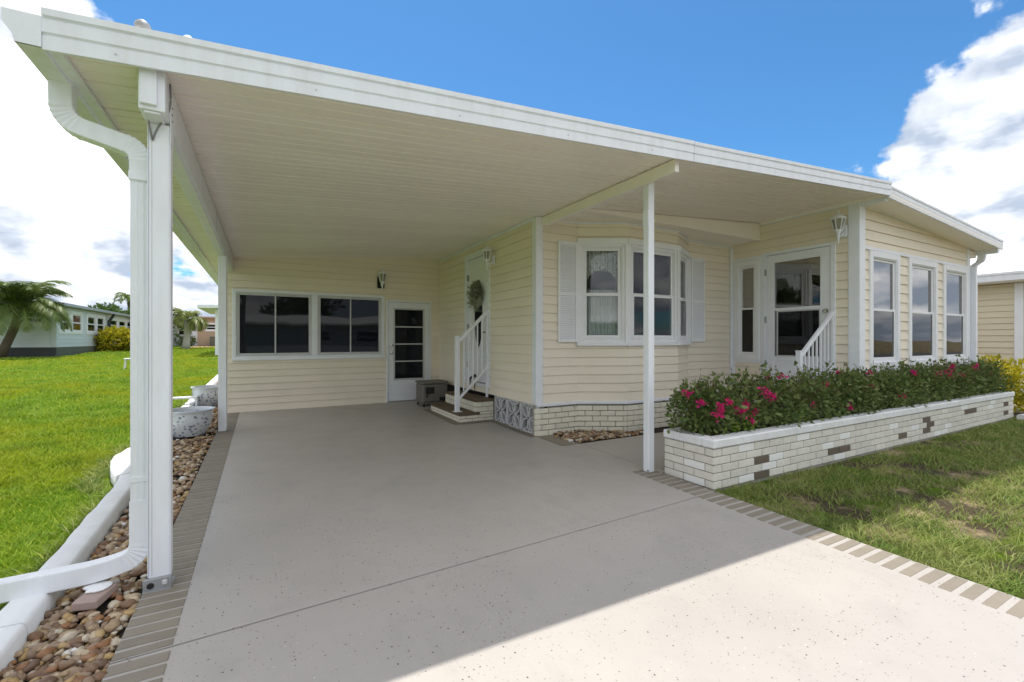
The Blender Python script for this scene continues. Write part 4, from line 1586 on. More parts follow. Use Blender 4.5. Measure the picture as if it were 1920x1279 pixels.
handrail('handrail', 'white metal handrail on the brick entry steps', 2.585, XE - .016, 6.42, zt1, 1.30, 1.735, .385, .86, 5, zt2)

# sun room steps (mostly hidden by the hedge) and rail
ss = empty('porch_steps', (6.2, 3.35, gz(3.5)), 'white edged steps to the sun room door behind the hedge', 'steps')
for (a, b_, z_) in ((6.12, 6.45, .20), (6.45, 6.75, .40), (6.75, XS - .02, .58)):
    part_box('step', 'coping', ss, a, b_ - .002, 3.32, 4.44, gz(3.4) - .02, z_, ch=.006)
handrail('handrail', 'white picket handrail climbing to the sun room door', 6.20, XS - .024, 3.40, .20, 1.10, 1.665, .36, .92, 7, .58)

# ------------------------------------------------------------------ wall lanterns


def lantern(label, base, n, u, s=1.0, plate='white_metal', pw=1.0):
    """coach lantern: backplate, curved arm with tail, tapered cage with glass, roof and finial"""
    base = Vector(base); n = Vector(n); u = Vector(u)
    o = empty('wall_lantern', base, label, 'lantern', 'white coach lanterns on the walls')
    c = base + n * .125 * s
    mb = MB(); mb.obox(base + n * .010, (u, n, (0, 0, 1)), (.045 * s * pw, .012, .075 * s * pw), .008); mb.build('backplate', plate, o)
    mb = MB()
    mb.tube(rounded_path([base + n * .02 + Vector((0, 0, -.03 * s)), base + n * .07 * s + Vector((0, 0, -.075 * s)), c + Vector((0, 0, -.06 * s)), c + Vector((0, 0, .0))], .04 * s, 5), .010 * s, 8)
    mb.lathe(c, [(0, -.17 * s), (.008 * s, -.16 * s), (.006 * s, -.13 * s), (.012 * s, -.11 * s), (.016 * s, -.05 * s), (.034 * s, -.012 * s), (.034 * s, .0)], 10)
    mb.build('arm', 'white_metal', o, smooth=40)
    r0, r1, h = .040 * s, .070 * s, .135 * s
    gl = MB(); cg = MB()
    seg = 6
    lo = [c + (u * math.cos(a) + n * math.sin(a)) * r0 for a in [2 * math.pi * (i + .5) / seg for i in range(seg)]]
    hi = [c + (u * math.cos(a) + n * math.sin(a)) * r1 + Vector((0, 0, h)) for a in [2 * math.pi * (i + .5) / seg for i in range(seg)]]
    for i in range(seg):
        j = (i + 1) % seg
        gl.add([lo[i] * .985 + c * .015, lo[j] * .985 + c * .015, hi[j] * .985 + c * .015, hi[i] * .985 + c * .015], [(0, 1, 2, 3)])
        cg.tube([lo[i], hi[i]], .006 * s, 5)
        cg.tube([lo[i], lo[j]], .006 * s, 5)
        cg.tube([hi[i], hi[j]], .008 * s, 5)
    gl.build('glass', 'lamp_glass', o, fixn=False)
    cg.build('cage', 'white_metal', o)
    mb = MB()
    mb.lathe(c + Vector((0, 0, h)), [(0, .004), (r1 * 1.12, .0), (r1 * 1.14, .010 * s), (r1 * .62, .040 * s), (.014 * s, .062 * s), (.010 * s, .075 * s), (.016 * s, .084 * s), (.006 * s, .10 * s), (0, .104 * s)], 12)
    mb.build('cap', 'white_metal', o, smooth=30)
    return o


lantern('white coach lantern on the back wall above the screened windows', (1.95, YB - .014, 2.36), (0, -1, 0), (1, 0, 0), 1.1, 'black', 1.35)
lantern('white coach lantern beside the wreathed entry door', (XE - .016, 6.22, 2.50), (-1, 0, 0), (0, -1, 0), .95)
lantern('white coach lantern above the sun room door handle side', (XS - .016, 3.27, 2.78), (-1, 0, 0), (0, -1, 0), 1.15)

# ------------------------------------------------------------------ things on the carport
# wreath on the entry door
wr = empty('door_wreath', (XE + .02, 6.86, 2.02), 'sage green leafy wreath hanging on the oval glass entry door', 'wreath')
n_ = 900
a = rng.uniform(0, 2 * np.pi, n_); rr = .150 + .028 * rng.normal(size=n_)
pts = np.stack([XE + .02 - np.abs(rng.normal(size=n_)) * .035, 6.86 + rr * np.cos(a), 2.02 + rr * np.sin(a)], 1)
dirs = np.stack([-.8 * np.abs(rng.normal(size=n_)), .9 * np.cos(a + .8) + .4 * rng.normal(size=n_), .9 * np.sin(a + .8) + .4 * rng.normal(size=n_)], 1)
tri_object('leaves', leaves(pts, dirs, .06, .45), 'sage', wr, 4, LEAF_F)
mb = MB(); ring = [Vector((XE + .012, 6.86 + .175 * math.cos(t), 2.02 + .175 * math.sin(t))) for t in [2 * math.pi * i / 24 for i in range(25)]]
mb.tube(ring, .012, 6); mb.build('hoop', 'bark', wr)
# black iron ornament leaning on the door foot
orn = empty('door_ornament', (XE - .05, 6.93, zt2), 'small black iron ornament at the foot of the entry door', 'ornament')
mb = MB()
mb.tube([(XE - .04, 7.10, zt2 + .24), (XE - .05, 6.98, zt2 + .27), (XE - .045, 6.86, zt2 + .31), (XE - .05, 6.74, zt2 + .30)], .022, 7, [.5, 1.0, 1.2, .4])
for yy in (7.02, 6.82):
    mb.tube([(XE - .05, yy, zt2 + .26), (XE - .06, yy + .02, zt2 + .12), (XE - .05, yy, zt2 + .003)], .010, 6)
mb.build('body', 'black', orn, smooth=True)

# hose reel box
hb = empty('hose_reel_box', (2.70, 8.0, gz(8)), 'grey plastic hose reel box with black crank beside the steps', 'hose reel')
g8 = gz(8.0)
part_box('body', 'hose_grey', hb, 2.50, 2.98, 7.86, 8.26, g8 + .075, g8 + .40, ch=.02)
part_box('lid', 'hose_grey', hb, 2.485, 2.995, 7.845, 8.275, g8 + .402, g8 + .445, ch=.014)
part_box('base', 'hose_grey', hb, 2.52, 2.96, 7.88, 8.24, g8 + .04, g8 + .073, ch=.006)
for (x, yy) in ((2.53, 7.89), (2.95, 7.89), (2.53, 8.23), (2.95, 8.23)):
    part_box('foot', 'black', hb, x - .02, x + .02, yy - .02, yy + .02, g8 + .002, g8 + .039, ch=.004)
part_box('crank_recess', 'black', hb, 2.56, 2.72, 7.852, 7.8595, g8 + .23, g8 + .35, ch=.003)
mb = MB(); mb.tube([(2.64, 7.86, g8 + .29), (2.64, 7.80, g8 + .29), (2.55, 7.79, g8 + .19), (2.55, 7.73, g8 + .19)], .012, 8); mb.build('crank', 'black', hb)
part_box('latch', 'black', hb, 2.82, 2.93, 7.845, 7.8595, g8 + .10, g8 + .16, ch=.004)

# paver under the downspout, with a flat white stone
pv = empty('paver_brick', (-.715, 2.905, gz(2.9)), 'pinkish paver brick lying on the rocks under the downspout', 'brick')
mb = MB(); mb.obox((-.715, 2.905, .030), (Vector((.95, -.28, .0)).normalized(), Vector((.28, .95, .03)).normalized(), Vector((0, -.05, 1)).normalized()), (.052, .080, .022), .006)
mb.build('block', 'pavers', pv)
fs_ = empty('flat_stone', (-.71, 2.935, .055), 'flat white stone on the paver brick under the downspout', 'stone')
mb = MB(); mb.lathe((0, 0, 0), [(0, 0), (.06, .001), (.066, .008), (.056, .016), (0, .017)], 11)
mb.v = [(-.710 + p[0] * (.80 + .2 * math.sin(5 * math.atan2(p[1], p[0]))), 2.935 + p[1] * .7, .0545 + p[2] + .03 * p[1]) for p in mb.v]
mb.build('slab', 'curb', fs_, smooth=50)


def bowl(label, x, y, r_, h, group):
    o = empty('ceramic_bowl', (x, y, gz(y)), label, 'planter', group)
    z = gz(y) + .012
    mb = MB()
    mb.lathe((x, y, z), [(0, .02), (r_ * .60, .02), (r_ * .62, .0), (r_ * .66, .0), (r_ * .72, h * .10), (r_ * .92, h * .40), (r_ * 1.0, h * .68), (r_ * .97, h * .86), (r_ * .99, h * .90), (r_ * 1.06, h * .95), (r_ * 1.07, h), (r_ * .98, h * 1.005), (r_ * .93, h * .94), (r_ * .92, h * .80)], 36)
    mb.build('bowl', 'porcelain', o, smooth=50)
    mb = MB(); mb.lathe((x, y, z), [(0, h * .82), (r_ * .5, h * .83), (r_ * .925, h * .80)], 24); mb.build('soil', 'soil', o, smooth=True)
    return o


bowl('blue and white ceramic bowl nearest the front carport post', -.820, 7.02, .252, .325, 'ceramic bowls on the rock bed')
bowl('blue and white ceramic bowl farther along the rock bed by the rear post', -.84, 9.75, .265, .33, 'ceramic bowls on the rock bed')
o = empty('splash_board', (-1.12, 9.55, gz(9.5)), 'short white board laid across the edging beside the far ceramic bowl', 'board')
mb = MB(); mb.box(-1.34, -.99, 9.42, 9.56, gz(9.5) + .172, gz(9.5) + .205, .006); mb.build('board', 'white', o)
mb = MB(); mb.box(-1.02, -.99, 9.44, 9.54, gz(9.5), gz(9.5) + .172, .004); mb.build('leg', 'white', o)

# ------------------------------------------------------------------ white concrete edging and rock beds
ed = MB()


def edge_piece(pts, name, w=.112, hgt=.075):
    pts = [Vector((x, y, gz(y))) for x, y in pts]
    prof = [(-w * .52, -.09), (-w * .5, hgt * .80), (-w * .44, hgt * .96), (-w * .38, hgt), (w * .36, hgt * .98), (w * .44, hgt * .90), (w * .50, hgt * .70), (w * .60, -.09)]
    mb = MB()
    # resample smoothly
    path = rounded_path(pts, .25, 6)
    fine = []
    for i in range(len(path) - 1):
        k = max(1, int((path[i + 1] - path[i]).length / .12))
        for j in range(k):
            fine.append(path[i].lerp(path[i + 1], j / k))
    fine.append(path[-1])
    sc = [1 + .035 * math.sin(i * 1.7) + .03 * math.sin(i * .61 + 1) for i in range(len(fine))]
    mb.sweep(fine, prof, scales=sc)
    return mb


edging = empty('garden_edging', (-.96, 2.5, gz(2.5)), 'white painted concrete edging between lawn and river rock bed', 'edging')
for pts in ([(-.945, .9), (-.95, 1.9), (-.955, 2.70)], [(-.957, 2.706), (-.975, 3.9), (-1.00, 4.95), (-1.03, 5.10)],
            [(-1.02, 5.12), (-1.15, 5.50), (-1.215, 5.85), (-1.17, 6.30), (-1.13, 6.60)], [(-1.13, 6.62), (-1.125, 8.2), (-1.12, 10.4)], [(-1.12, 10.42), (-1.11, 13), (-1.10, 17.0)]):
    wide = .20 if pts[0][1] == 5.12 else .135
    mb = edge_piece(pts, 'segment', wide)
    mb.build('segment', 'curb', edging, smooth=55)

bed = MB()
bed.add([(-.90, .8, gz(.8) - .028), (XD0, .8, gz(.8) - .028), (XD0, 17, gz(17) - .028), (-1.1, 17, gz(17) - .028), (-1.1, 5, gz(5) - .028)], [(0, 1, 2, 3, 4)])
bed.add([(3.30, 4.40, gz(4.4) - .01), (7.0, 4.40, gz(4.4) - .01), (7.0, 5.0, gz(5) - .01), (3.20, 5.0, gz(5) - .01)], [(0, 1, 2, 3)])
rock_bed = bed.build('rock_bed', 'soil', kind='structure', fixn=False)


def rock_mesh(seed):
    import bmesh
    bm = bmesh.new()
    bmesh.ops.create_icosphere(bm, subdivisions=2, radius=1.0)
    r_ = random.Random(seed)
    a1, a2, a3 = [Vector((r_.uniform(-1, 1), r_.uniform(-1, 1), r_.uniform(-1, 1))).normalized() for _ in range(3)]
    for v in bm.verts:
        p = v.co.copy()
        k = 1 + .16 * math.sin(2.1 * p.dot(a1) * 2 + seed) + .12 * math.sin(3.3 * p.dot(a2) + 2 * seed)
        q = p * k
        d = q.dot(a3)
        if d > .72: q -= a3 * (d - .72) * .8
        v.co = Vector((q.x, q.y * .78, q.z * .58))
    me = bpy.data.meshes.new('rock')
    bm.to_mesh(me); bm.free()
    me.polygons.foreach_set('use_smooth', [True] * len(me.polygons))
    me.materials.append(M['rock'])
    return me


rocks = [rock_mesh(s) for s in range(10)]
spots = []
random.seed(21)
NR = 7600
for i in range(NR):
    y = .9 + 16.0 * random.random() ** 1.75
    xl_ = -.885 if y < 4.8 else (-1.05 if y < 6.8 else -1.05)
    x = random.uniform(xl_ + .01, XD0 - .012)
    lay = random.random()
    s = random.choice((.011, .013, .016, .019, .022, .028)) * random.uniform(.85, 1.2)
    if lay > .6: s *= .85
    ov = False
    if ((x + .835) ** 2 + (y - 7.02) ** 2) < .20 ** 2 or ((x + .84) ** 2 + (y - 9.75) ** 2) < .20 ** 2: continue
    if abs(x + .715) < .06 and abs(y - 2.905) < .08: continue
    z = gz(y) - .022 + s * .40 + (.020 if lay > .6 else 0)
    if x > XD0 - .03: z -= .006
    spots.append((x, y, z, s))
for i in range(620):
    y = random.uniform(4.43, 4.98)
    x = random.uniform(3.30 + max(0, (4.9 - y)) * .02, 5.2)
    if x > 4.36 and y > 4.62: continue
    if x > 3.77 and y > 4.97 - (x - 3.77) * .58: continue
    s = random.choice((.015, .018, .022, .026)) * random.uniform(.85, 1.2)
    spots.append((x, y, gz(y) + .002 + s * .4, s))
spots.sort(key=lambda p: -p[3] / math.hypot(p[0], p[1]))
near, far = spots[:300], spots[300:]
for (x, y, z, s) in near:
    inst('rock', random.choice(rocks), rock_bed, (x, y, z), rot=(random.uniform(-.35, .35), random.uniform(-.35, .35), random.uniform(0, 6.3)), scale=(s * 1.25, s * 1.15, s * 1.2))
vsr, fsr = [], []
proto = []
for me in rocks:
    co = np.zeros(len(me.vertices) * 3); me.vertices.foreach_get('co', co)
    ix = np.zeros(len(me.polygons) * 3, dtype=np.int32); me.polygons.foreach_get('vertices', ix)
    proto.append((co.reshape(-1, 3), ix.reshape(-1, 3)))
nv = len(proto[0][0])
allv = []; allf = []
for i, (x, y, z, s) in enumerate(far):
    co, ix = proto[i % 10]
    rot = np.array((Matrix.Rotation(random.uniform(0, 6.3), 3, 'Z') @ Matrix.Rotation(random.uniform(-.35, .35), 3, 'X')))
    allv.append((co * s * 1.2) @ rot.T + np.array((x, y, z)))
    allf.append(ix + i * nv)
allv = np.concatenate(allv); allf = np.concatenate(allf)
me = bpy.data.meshes.new('small_rocks')
me.vertices.add(len(allv)); me.vertices.foreach_set('co', allv.astype(np.float32).reshape(-1))
me.loops.add(allf.size); me.loops.foreach_set('vertex_index', allf.reshape(-1).astype(np.int32))
me.polygons.add(len(allf)); me.polygons.foreach_set('loop_start', np.arange(0, allf.size, 3, dtype=np.int32)); me.polygons.foreach_set('loop_total', np.full(len(allf), 3, dtype=np.int32))
me.polygons.foreach_set('use_smooth', np.ones(len(allf), dtype=bool))
me.update(calc_edges=True)
me.materials.append(M['rock'])
o = bpy.data.objects.new('small_rocks', me)
link(o, rock_bed, (0, 0, 0))
o['kind'] = 'stuff'

# ------------------------------------------------------------------ brick planter and hedge
PX0, PX1, PY0, PY1 = 3.385, 10.92, 2.56, 3.085
planter = empty('brick_planter', (PX0, PY0, gz(PY0)), 'long cream brick planter with white coping along the lawn', 'planter')
part_box('core', 'mortar', planter, PX0 + .012, PX1 - .012, PY0 + .012, PY0 + .11, -.04, .342)
part_box('core', 'mortar', planter, PX0 + .012, PX0 + .11, PY0 + .111, PY1, -.04, .342)
part_box('core', 'mortar', planter, PX1 - .11, PX1 - .012, PY0 + .111, PY1 + .2, -.04, .342)
part_box('core', 'mortar', planter, PX0 + .111, XS + .02, PY1 - .10, PY1 - .005, -.04, .342)
brown = [(4.06, 2), (4.06, 0), (5.26, 1), (5.31, 1), (5.55, 1), (6.80, 3), (6.68, 2), (6.83, 1), (7.14, 4), (7.52, 3), (7.63, 2), (7.50, 1), (8.98, 3), (9.26, 3), (10.55, 3), (10.55, 1)]


def planter_brick(p, c_):
    for bx, bc in brown:
        if c_ == bc and abs(p.x - bx) < .106 and p.y < PY0 + .05:
            return 'brick_brown'
    return 'brick_white' if random.random() < .09 else 'brick_cream'


random.seed(5)
brick_run(planter, (PX0, PY0 + .012), (PX1, PY0 + .012), -.012, .338, 5, .228, 'brick_cream', joint=.009, out=.012, choose=planter_brick, off0=1, deep=.022)
brick_run(planter, (PX0 + .012, PY1 + .02), (PX0 + .012, PY0 + .002), -.012, .338, 5, .228, 'brick_cream', joint=.009, out=.012, choose=planter_brick, off0=0, deep=.022)


def coping(x0, x1, y0, y1):
    """rough-cast coping with slightly wavy arrises"""
    import bmesh
    mb = MB(); mb.box(x0, x1, y0, y1, .343, .420, .010)
    return mb


for args in ((PX0 - .012, 6.2, PY0 - .012, PY0 + .125), (6.206, 8.6, PY0 - .012, PY0 + .125), (8.606, PX1 + .012, PY0 - .012, PY0 + .125), (PX0 - .012, PX0 + .125, PY0 + .1255, PY1 + .03),
             (PX0 + .1255, XS - .04, PY1 - .11, PY1 + .03), (PX1 - .115, PX1 + .012, PY0 + .1255, PY1 + .2)):
    coping(*args).build('coping', 'coping', planter)
m = MB(); m.add([(PX0 + .11, PY0 + .11, .33), (PX1 - .1, PY0 + .11, .33), (PX1 - .1, PY1 - .0, .33), (PX0 + .11, PY1 - .0, .33)], [(0, 1, 2, 3)])
m.build('soil', 'soil', planter)

hedge = empty('flowering_hedge', (PX0 + .2, 2.85, .33), 'dark green hedge with magenta flowers growing in the long brick planter', 'hedge')
# lumpy volume made of bushes along the planter
hp, hd = [], []
bx = PX0 + .20
nb_ = 0
rs = random.Random(3)
lumps = []
while bx < PX1 - .05:
    rx = rs.uniform(.24, .36)
    lumps.append((bx, 2.86 + rs.uniform(-.05, .05), .42 + rs.uniform(.10, .17), rx, .30 + rs.uniform(-.03, .04), rs.uniform(.28, .37)))
    bx += rs.uniform(.20, .30)
lumps[0] = (3.52, 2.90, .60, .22, .22, .26)
lumps[1] = (3.72, 2.85, .60, .28, .26, .28)
for (x, y, z, rx, ry, rz) in lumps:
    n_ = 1250
    d = rng.normal(size=(n_, 3)); d /= np.linalg.norm(d, axis=1, keepdims=True)
    rad = rng.uniform(.12, 1.0, n_) ** .45
    rad *= 1 + .16 * rng.normal(size=n_) * (rng.random(n_) < .25)
    p = np.array((x, y, z)) + d * rad[:, None] * np.array((rx, ry, rz))
    keep = (p[:, 2] > .345) & ~((p[:, 2] < .44) & (p[:, 1] < PY0 + .10)) & (p[:, 1] < 3.10)
    keep &= (p[:, 1] > 2.50)
    p = p[keep]; d = d[keep]
    hp.append(p); hd.append(d * .7 + rng.normal(size=d.shape) * .55 + np.array((0, -.1, .25)))
# twigs standing proud with leaves on them
tw = MB()
for k in range(420):
    lx = rs.choice(lumps)
    ang = rs.uniform(0, 6.28); el = rs.uniform(.2, 1.5)
    d = Vector((math.cos(ang) * math.cos(el), math.sin(ang) * math.cos(el), math.sin(el)))
    p0 = Vector((lx[0], lx[1], lx[2] + .02))
    p1_ = p0 + Vector((d.x * lx[3], d.y * lx[4], d.z * lx[5])) * rs.uniform(.95, 1.42)
    if p1_.y > 3.06 or p1_.y < 2.50 or p1_.z > 1.03: continue
    mid = (p0 + p1_) / 2 + Vector((0, 0, .03))
    tw.tube([p0, mid, p1_], .003, 4, [1.2, 1, .6])
    n_ = 9
    t = rng.uniform(.5, 1.02, n_)[:, None]
    pp = np.array(p0) * (1 - t) + np.array(p1_) * t + rng.normal(size=(n_, 3)) * .008
    hp.append(pp); hd.append(rng.normal(size=(n_, 3)) + np.array(d) * .6)
for (x, y, z, rx, ry, rz) in lumps:
    for k in range(3):
        tw.tube([(x + rs.uniform(-.03, .03), y + rs.uniform(-.03, .03), .325), (x + rs.uniform(-.08, .08), y + rs.uniform(-.06, .06), .5), (x + rs.uniform(-.2, .2), y + rs.uniform(-.12, .12), .68)], .007, 5, [1.2, 1, .5])
hp = np.concatenate(hp); hd = np.concatenate(hd)
tri_object('foliage', leaves(hp, hd, .038, .58, .2, .5), 'hedge', hedge, 4, LEAF_F)
tw.build('twigs', 'dry', hedge, fixn=False)
# paler low shoots at the planter edge
pts = []
for (x, n_) in ((4.06, 90), (3.86, 50), (4.9, 60), (7.2, 50), (9.4, 60)):
    pts.append(np.array((x, 2.70, .46)) + rng.normal(size=(n_, 3)) * np.array((.075, .025, .05)))
pts = np.concatenate(pts); pts = pts[pts[:, 2] > .425]
tri_object('young_shoots', leaves(pts, rng.normal(size=pts.shape) + np.array((0, -.3, .5)), .042, .6), 'lime', hedge, 4, LEAF_F)
# flower clusters, each a part
fl = [(3.34, 2.80, .79, .045), (3.53, 2.63, .62, .065), (3.56, 2.63, .67, .055), (3.66, 2.62, .72, .035), (3.85, 2.62, .60, .05), (3.82, 2.62, .645, .06), (3.93, 2.64, .68, .045),
      (4.12, 2.66, .60, .045), (4.23, 2.64, .78, .065), (4.30, 2.62, .72, .065), (4.02, 2.64, .52, .03), (4.60, 2.85, .885, .045), (4.85, 2.85, .885, .045), (4.98, 2.60, .60, .028),
      (5.75, 2.60, .52, .03), (7.0, 2.60, .57, .03), (8.35, 2.70, .80, .06), (8.62, 2.68, .79, .075), (8.75, 2.70, .72, .06), (9.0, 2.74, .88, .06), (9.75, 2.70, .85, .075), (8.95, 2.64, .76, .05), (5.35, 2.66, .80, .03), (6.3, 2.62, .74, .028), (6.65, 2.8, .87, .03), (7.6, 2.7, .84, .035), (5.9, 2.8, .88, .03), (10.2, 2.66, .74, .04), (3.42, 2.72, .72, .035)]
for (x, y, z, s) in fl:
    s *= .78
    n_ = int(14 + 420 * s)
    p = np.array((x, y, z)) + rng.normal(size=(n_, 3)) * s * np.array((.50, .40, .42))
    tri_object('flower_cluster', leaves(p, rng.normal(size=(n_, 3)) + np.array((0, -.4, .3)), .028, .85, .3), 'petal', hedge, 4, LEAF_F)

# ------------------------------------------------------------------ shrubs, palms, trees


def bush(name, label, cat, c, rad, nleaf, size, mat, aspect=.5, lumps_n=9, group=None, seed=1):
    o = empty(name, (c[0], c[1], gz(c[1]) - .03), label, cat, group)
    r_ = random.Random(seed)
    P, D = [], []
    for k in range(lumps_n):
        a = r_.uniform(0, 6.28); q = r_.random() ** .5 * .62
        cc = np.array((c[0] + math.cos(a) * q * rad[0], c[1] + math.sin(a) * q * rad[1], gz(c[1]) + rad[2] * r_.uniform(.35, .66)))
        n_ = nleaf // lumps_n
        d = rng.normal(size=(n_, 3)); d /= np.linalg.norm(d, axis=1, keepdims=True)
        rr = rng.uniform(.3, 1, n_) ** .4
        p = cc + d * rr[:, None] * np.array((rad[0] * .48, rad[1] * .48, rad[2] * .40))
        kp = p[:, 2] > gz(c[1]) + .02
        P.append(p[kp]); D.append((d * .8 + rng.normal(size=d.shape) * .4 + np.array((0, 0, .35)))[kp])
    P = np.concatenate(P); D = np.concatenate(D)
    tri_object('foliage', leaves(P, D, size, aspect, .2), mat, o, 4, LEAF_F)
    mb = MB()
    for k in range(6):
        a = r_.uniform(0, 6.28)
        mb.tube([(c[0], c[1], gz(c[1]) - .03), (c[0] + math.cos(a) * rad[0] * .3, c[1] + math.sin(a) * rad[1] * .3, gz(c[1]) + rad[2] * .5)], .015 * rad[2], 5)
    mb.build('stem', 'bark', o, fixn=False)
    return o


bush('croton_shrub', 'yellow leaved shrub against the pale blue neighbouring house', 'shrub', (-8.15, 38.4), (1.45, 1.5, 1.55), 2600, .24, 'croton', .5, 12, 'yellow shrubs', 2)
bush('croton_shrub', 'yellow leaved shrub at the far end of the brick planter', 'shrub', (11.75, 2.95), (.62, .6, .92), 2600, .085, 'croton', .5, 12, 'yellow shrubs', 3)
bush('leafy_plant', 'bright lime green plant by the sun room downspout', 'plant', (11.05, 3.02), (.16, .10, .98), 160, .12, 'lime', .4, 4, None, 4)
bush('green_shrub', 'dense green shrub beyond the yellow shrub', 'shrub', (-8.6, 48.5), (2.6, 2.2, 3.4), 3000, .30, 'tree', .5, 12, None, 6)


def palm(name, label, base, top, nf, flen, mat, leaf_w=.05, seed=1, trunk_r=.14, trunk_mat='bark', droop=.9, group=None, nleaf=34, llen=.5):
    """leaning trunk, every frond a part: arching rachis with two rows of drooping leaflets"""
    r_ = random.Random(seed)
    base = Vector(base); top = Vector(top)
    o = empty(name, base, label, 'palm tree', group)
    mb = MB()
    path = [base.lerp(top, t) + Vector((0, 0, 0)) for t in (0, .25, .5, .75, 1)]
    for i, t in enumerate((0, .25, .5, .75, 1)):
        path[i] += Vector((.12 * math.sin(t * 3.1), 0, 0)) * (top - base).length * .15
    mb.tube(path, trunk_r, 10, [1.35, 1.05, 1.0, 1.05, 1.2])
    mb.build('trunk', trunk_mat, o, smooth=True)
    for f in range(nf):
        az = 2 * math.pi * f / nf + r_.uniform(-.25, .25)
        el = r_.uniform(.05, 1.5)
        ln = flen * r_.uniform(.8, 1.1)
        rach = []
        p = top.copy(); a = el
        K = 9
        for k in range(K + 1):
            rach.append(p.copy())
            p = p + Vector((math.cos(az) * math.cos(a), math.sin(az) * math.cos(a), math.sin(a))) * ln / K
            a -= droop * (1.0 + k * .12) / K * 1.9
        V = []
        for j in range(nleaf):
            t = .12 + .88 * j / nleaf
            i = min(int(t * K), K - 1); q = rach[i].lerp(rach[i + 1], t * K - i)
            d = (rach[i + 1] - rach[i]).normalized()
            s = d.cross(Vector((0, 0, 1))); s.normalize()
            l_ = llen * (math.sin(math.pi * min(t * .9 + .12, 1)) * .9 + .15)
            for sd in (-1, 1):
                dr = (s * sd * .62 + d * .75 + Vector((0, 0, -.05 - .30 * r_.random()))).normalized()
                tip = q + dr * l_ + Vector((0, 0, -.18 * l_))
                mid = q + dr * l_ * .55
                wv = d * leaf_w
                V += [q - wv * .4, q + wv * .4, mid + wv * .5, mid - wv * .5, tip]
        V = np.array([tuple(v) for v in V])
        fr_ = tri_object('frond', V, mat, o, 5, [(0, 1, 2), (0, 2, 3), (3, 2, 4)])
        mb = MB(); mb.tube(rach, .018, 4, [1.3 - .9 * k / K for k in range(K + 1)]); mb.build('rachis', 'lime', fr_, fixn=False)
    return o


def G(x, y, dz=0.0): return (x, y, gz(y) - .035 + dz)


palm('date_palm', 'feathery palm leaning in front of the pale blue house', G(-11.0, 30.6), G(-10.15, 30.4, 2.40), 44, 2.45, 'palm', .040, 4, .17, 'bark', .75, nleaf=56, llen=.80)
palm('young_palm', 'short yellowish palm with pale trunk in front of the tan house', G(-5.15, 42.0), G(-5.0, 42.0, 2.2), 16, 2.0, 'palm_pale', .10, 9, .22, 'bark_white', 1.0, nleaf=22, llen=.75)
palm('tall_palm', 'distant palm top above the small white building', G(-2.6, 60), G(-2.6, 60, 6.3), 13, 2.4, 'palm', .12, 12, .20, 'bark', 1.2, nleaf=20, llen=.8)
palm('tall_palm', 'distant palm top beyond the end of the pale blue house', G(-14.5, 72), G(-14.5, 72, 5.2), 13, 2.6, 'palm', .12, 15, .20, 'bark', 1.2, nleaf=20, llen=.8)


def tree(name, label, base, h, rad, nleaf, size, mat, seed, group=None):
    r_ = random.Random(seed)
    o = empty(name, base, label, 'tree', group)
    b = Vector(base)
    mb = MB()
    fork = b + Vector((0, 0, h * .38))
    mb.tube([b, b + Vector((.1, 0, h * .2)), fork], h * .028, 8, [1.4, 1.0, .8])
    P, D = [], []
    for k in range(11):
        a = r_.uniform(0, 6.28); q = r_.random() ** .5
        c = b + Vector((math.cos(a) * q * rad * .68, math.sin(a) * q * rad * .68, h * r_.uniform(.5, .86)))
        mb.tube([fork, (fork + c) / 2 + Vector((0, 0, -.05 * h)), c], h * .012, 5, [1.2, .9, .4])
        n_ = nleaf // 11
        d = rng.normal(size=(n_, 3)); d /= np.linalg.norm(d, axis=1, keepdims=True)
        rr = rng.uniform(.2, 1, n_) ** .5
        sz = rad * r_.uniform(.30, .46)
        P.append(np.array(c) + d * rr[:, None] * np.array((sz, sz, sz * .75))); D.append(d + rng.normal(size=d.shape) * .5)
    mb.build('trunk', 'bark', o, fixn=False)
    tri_object('crown', leaves(np.concatenate(P), np.concatenate(D), size, .55, .2), mat, o, 4, LEAF_F)
    return o


tree('distant_tree', 'dark tree top rising over the roof of the pale blue house', G(-16.2, 66), 4.3, 2.6, 1800, .36, 'tree', 4)

# ------------------------------------------------------------------ neighbouring buildings
# pale blue house across the side lawn
HX, HY, HZ = -9.35, 31.7, gz(31.7)
nb = empty('blue_house', (HX, HY, HZ), 'pale blue grey house with dark skirting across the side lawn', 'house')
fA = WallFrame((HX - 12, HY), (HX, HY))
fC = WallFrame((HX, HY), (HX, HY + 8.9))
fP = WallFrame((HX, HY + 8.9), (HX, HY + 18.5))
eave = 3.02
siding_wall(nb, fA, HZ + .46, eave, [(12 - 1.55, 12 - .3, 1.95, 2.85)], expo=.20, mat='siding_blue', lap=.02)
siding_wall(nb, fC, HZ + .46, eave, [(.35, 3.9, 1.6, 2.88), (4.6, 8.2, 1.6, 2.88)], expo=.20, mat='siding_blue', lap=.02)
siding_wall(nb, fP, HZ + .46, eave, [(.3, 9.2, 1.75, 2.85)], expo=.20, mat='white', lap=.02, boards=False)
mb = MB(); fA.box(mb, 0, 12.02, -.04, .02, HZ - .1, HZ + .455); mb.build('skirting', 'skirt_dark', nb)
mb = MB(); fC.box(mb, 0.022, 18.5, -.04, .02, HZ - .1, HZ + .455); mb.build('skirting', 'skirt_green', nb)
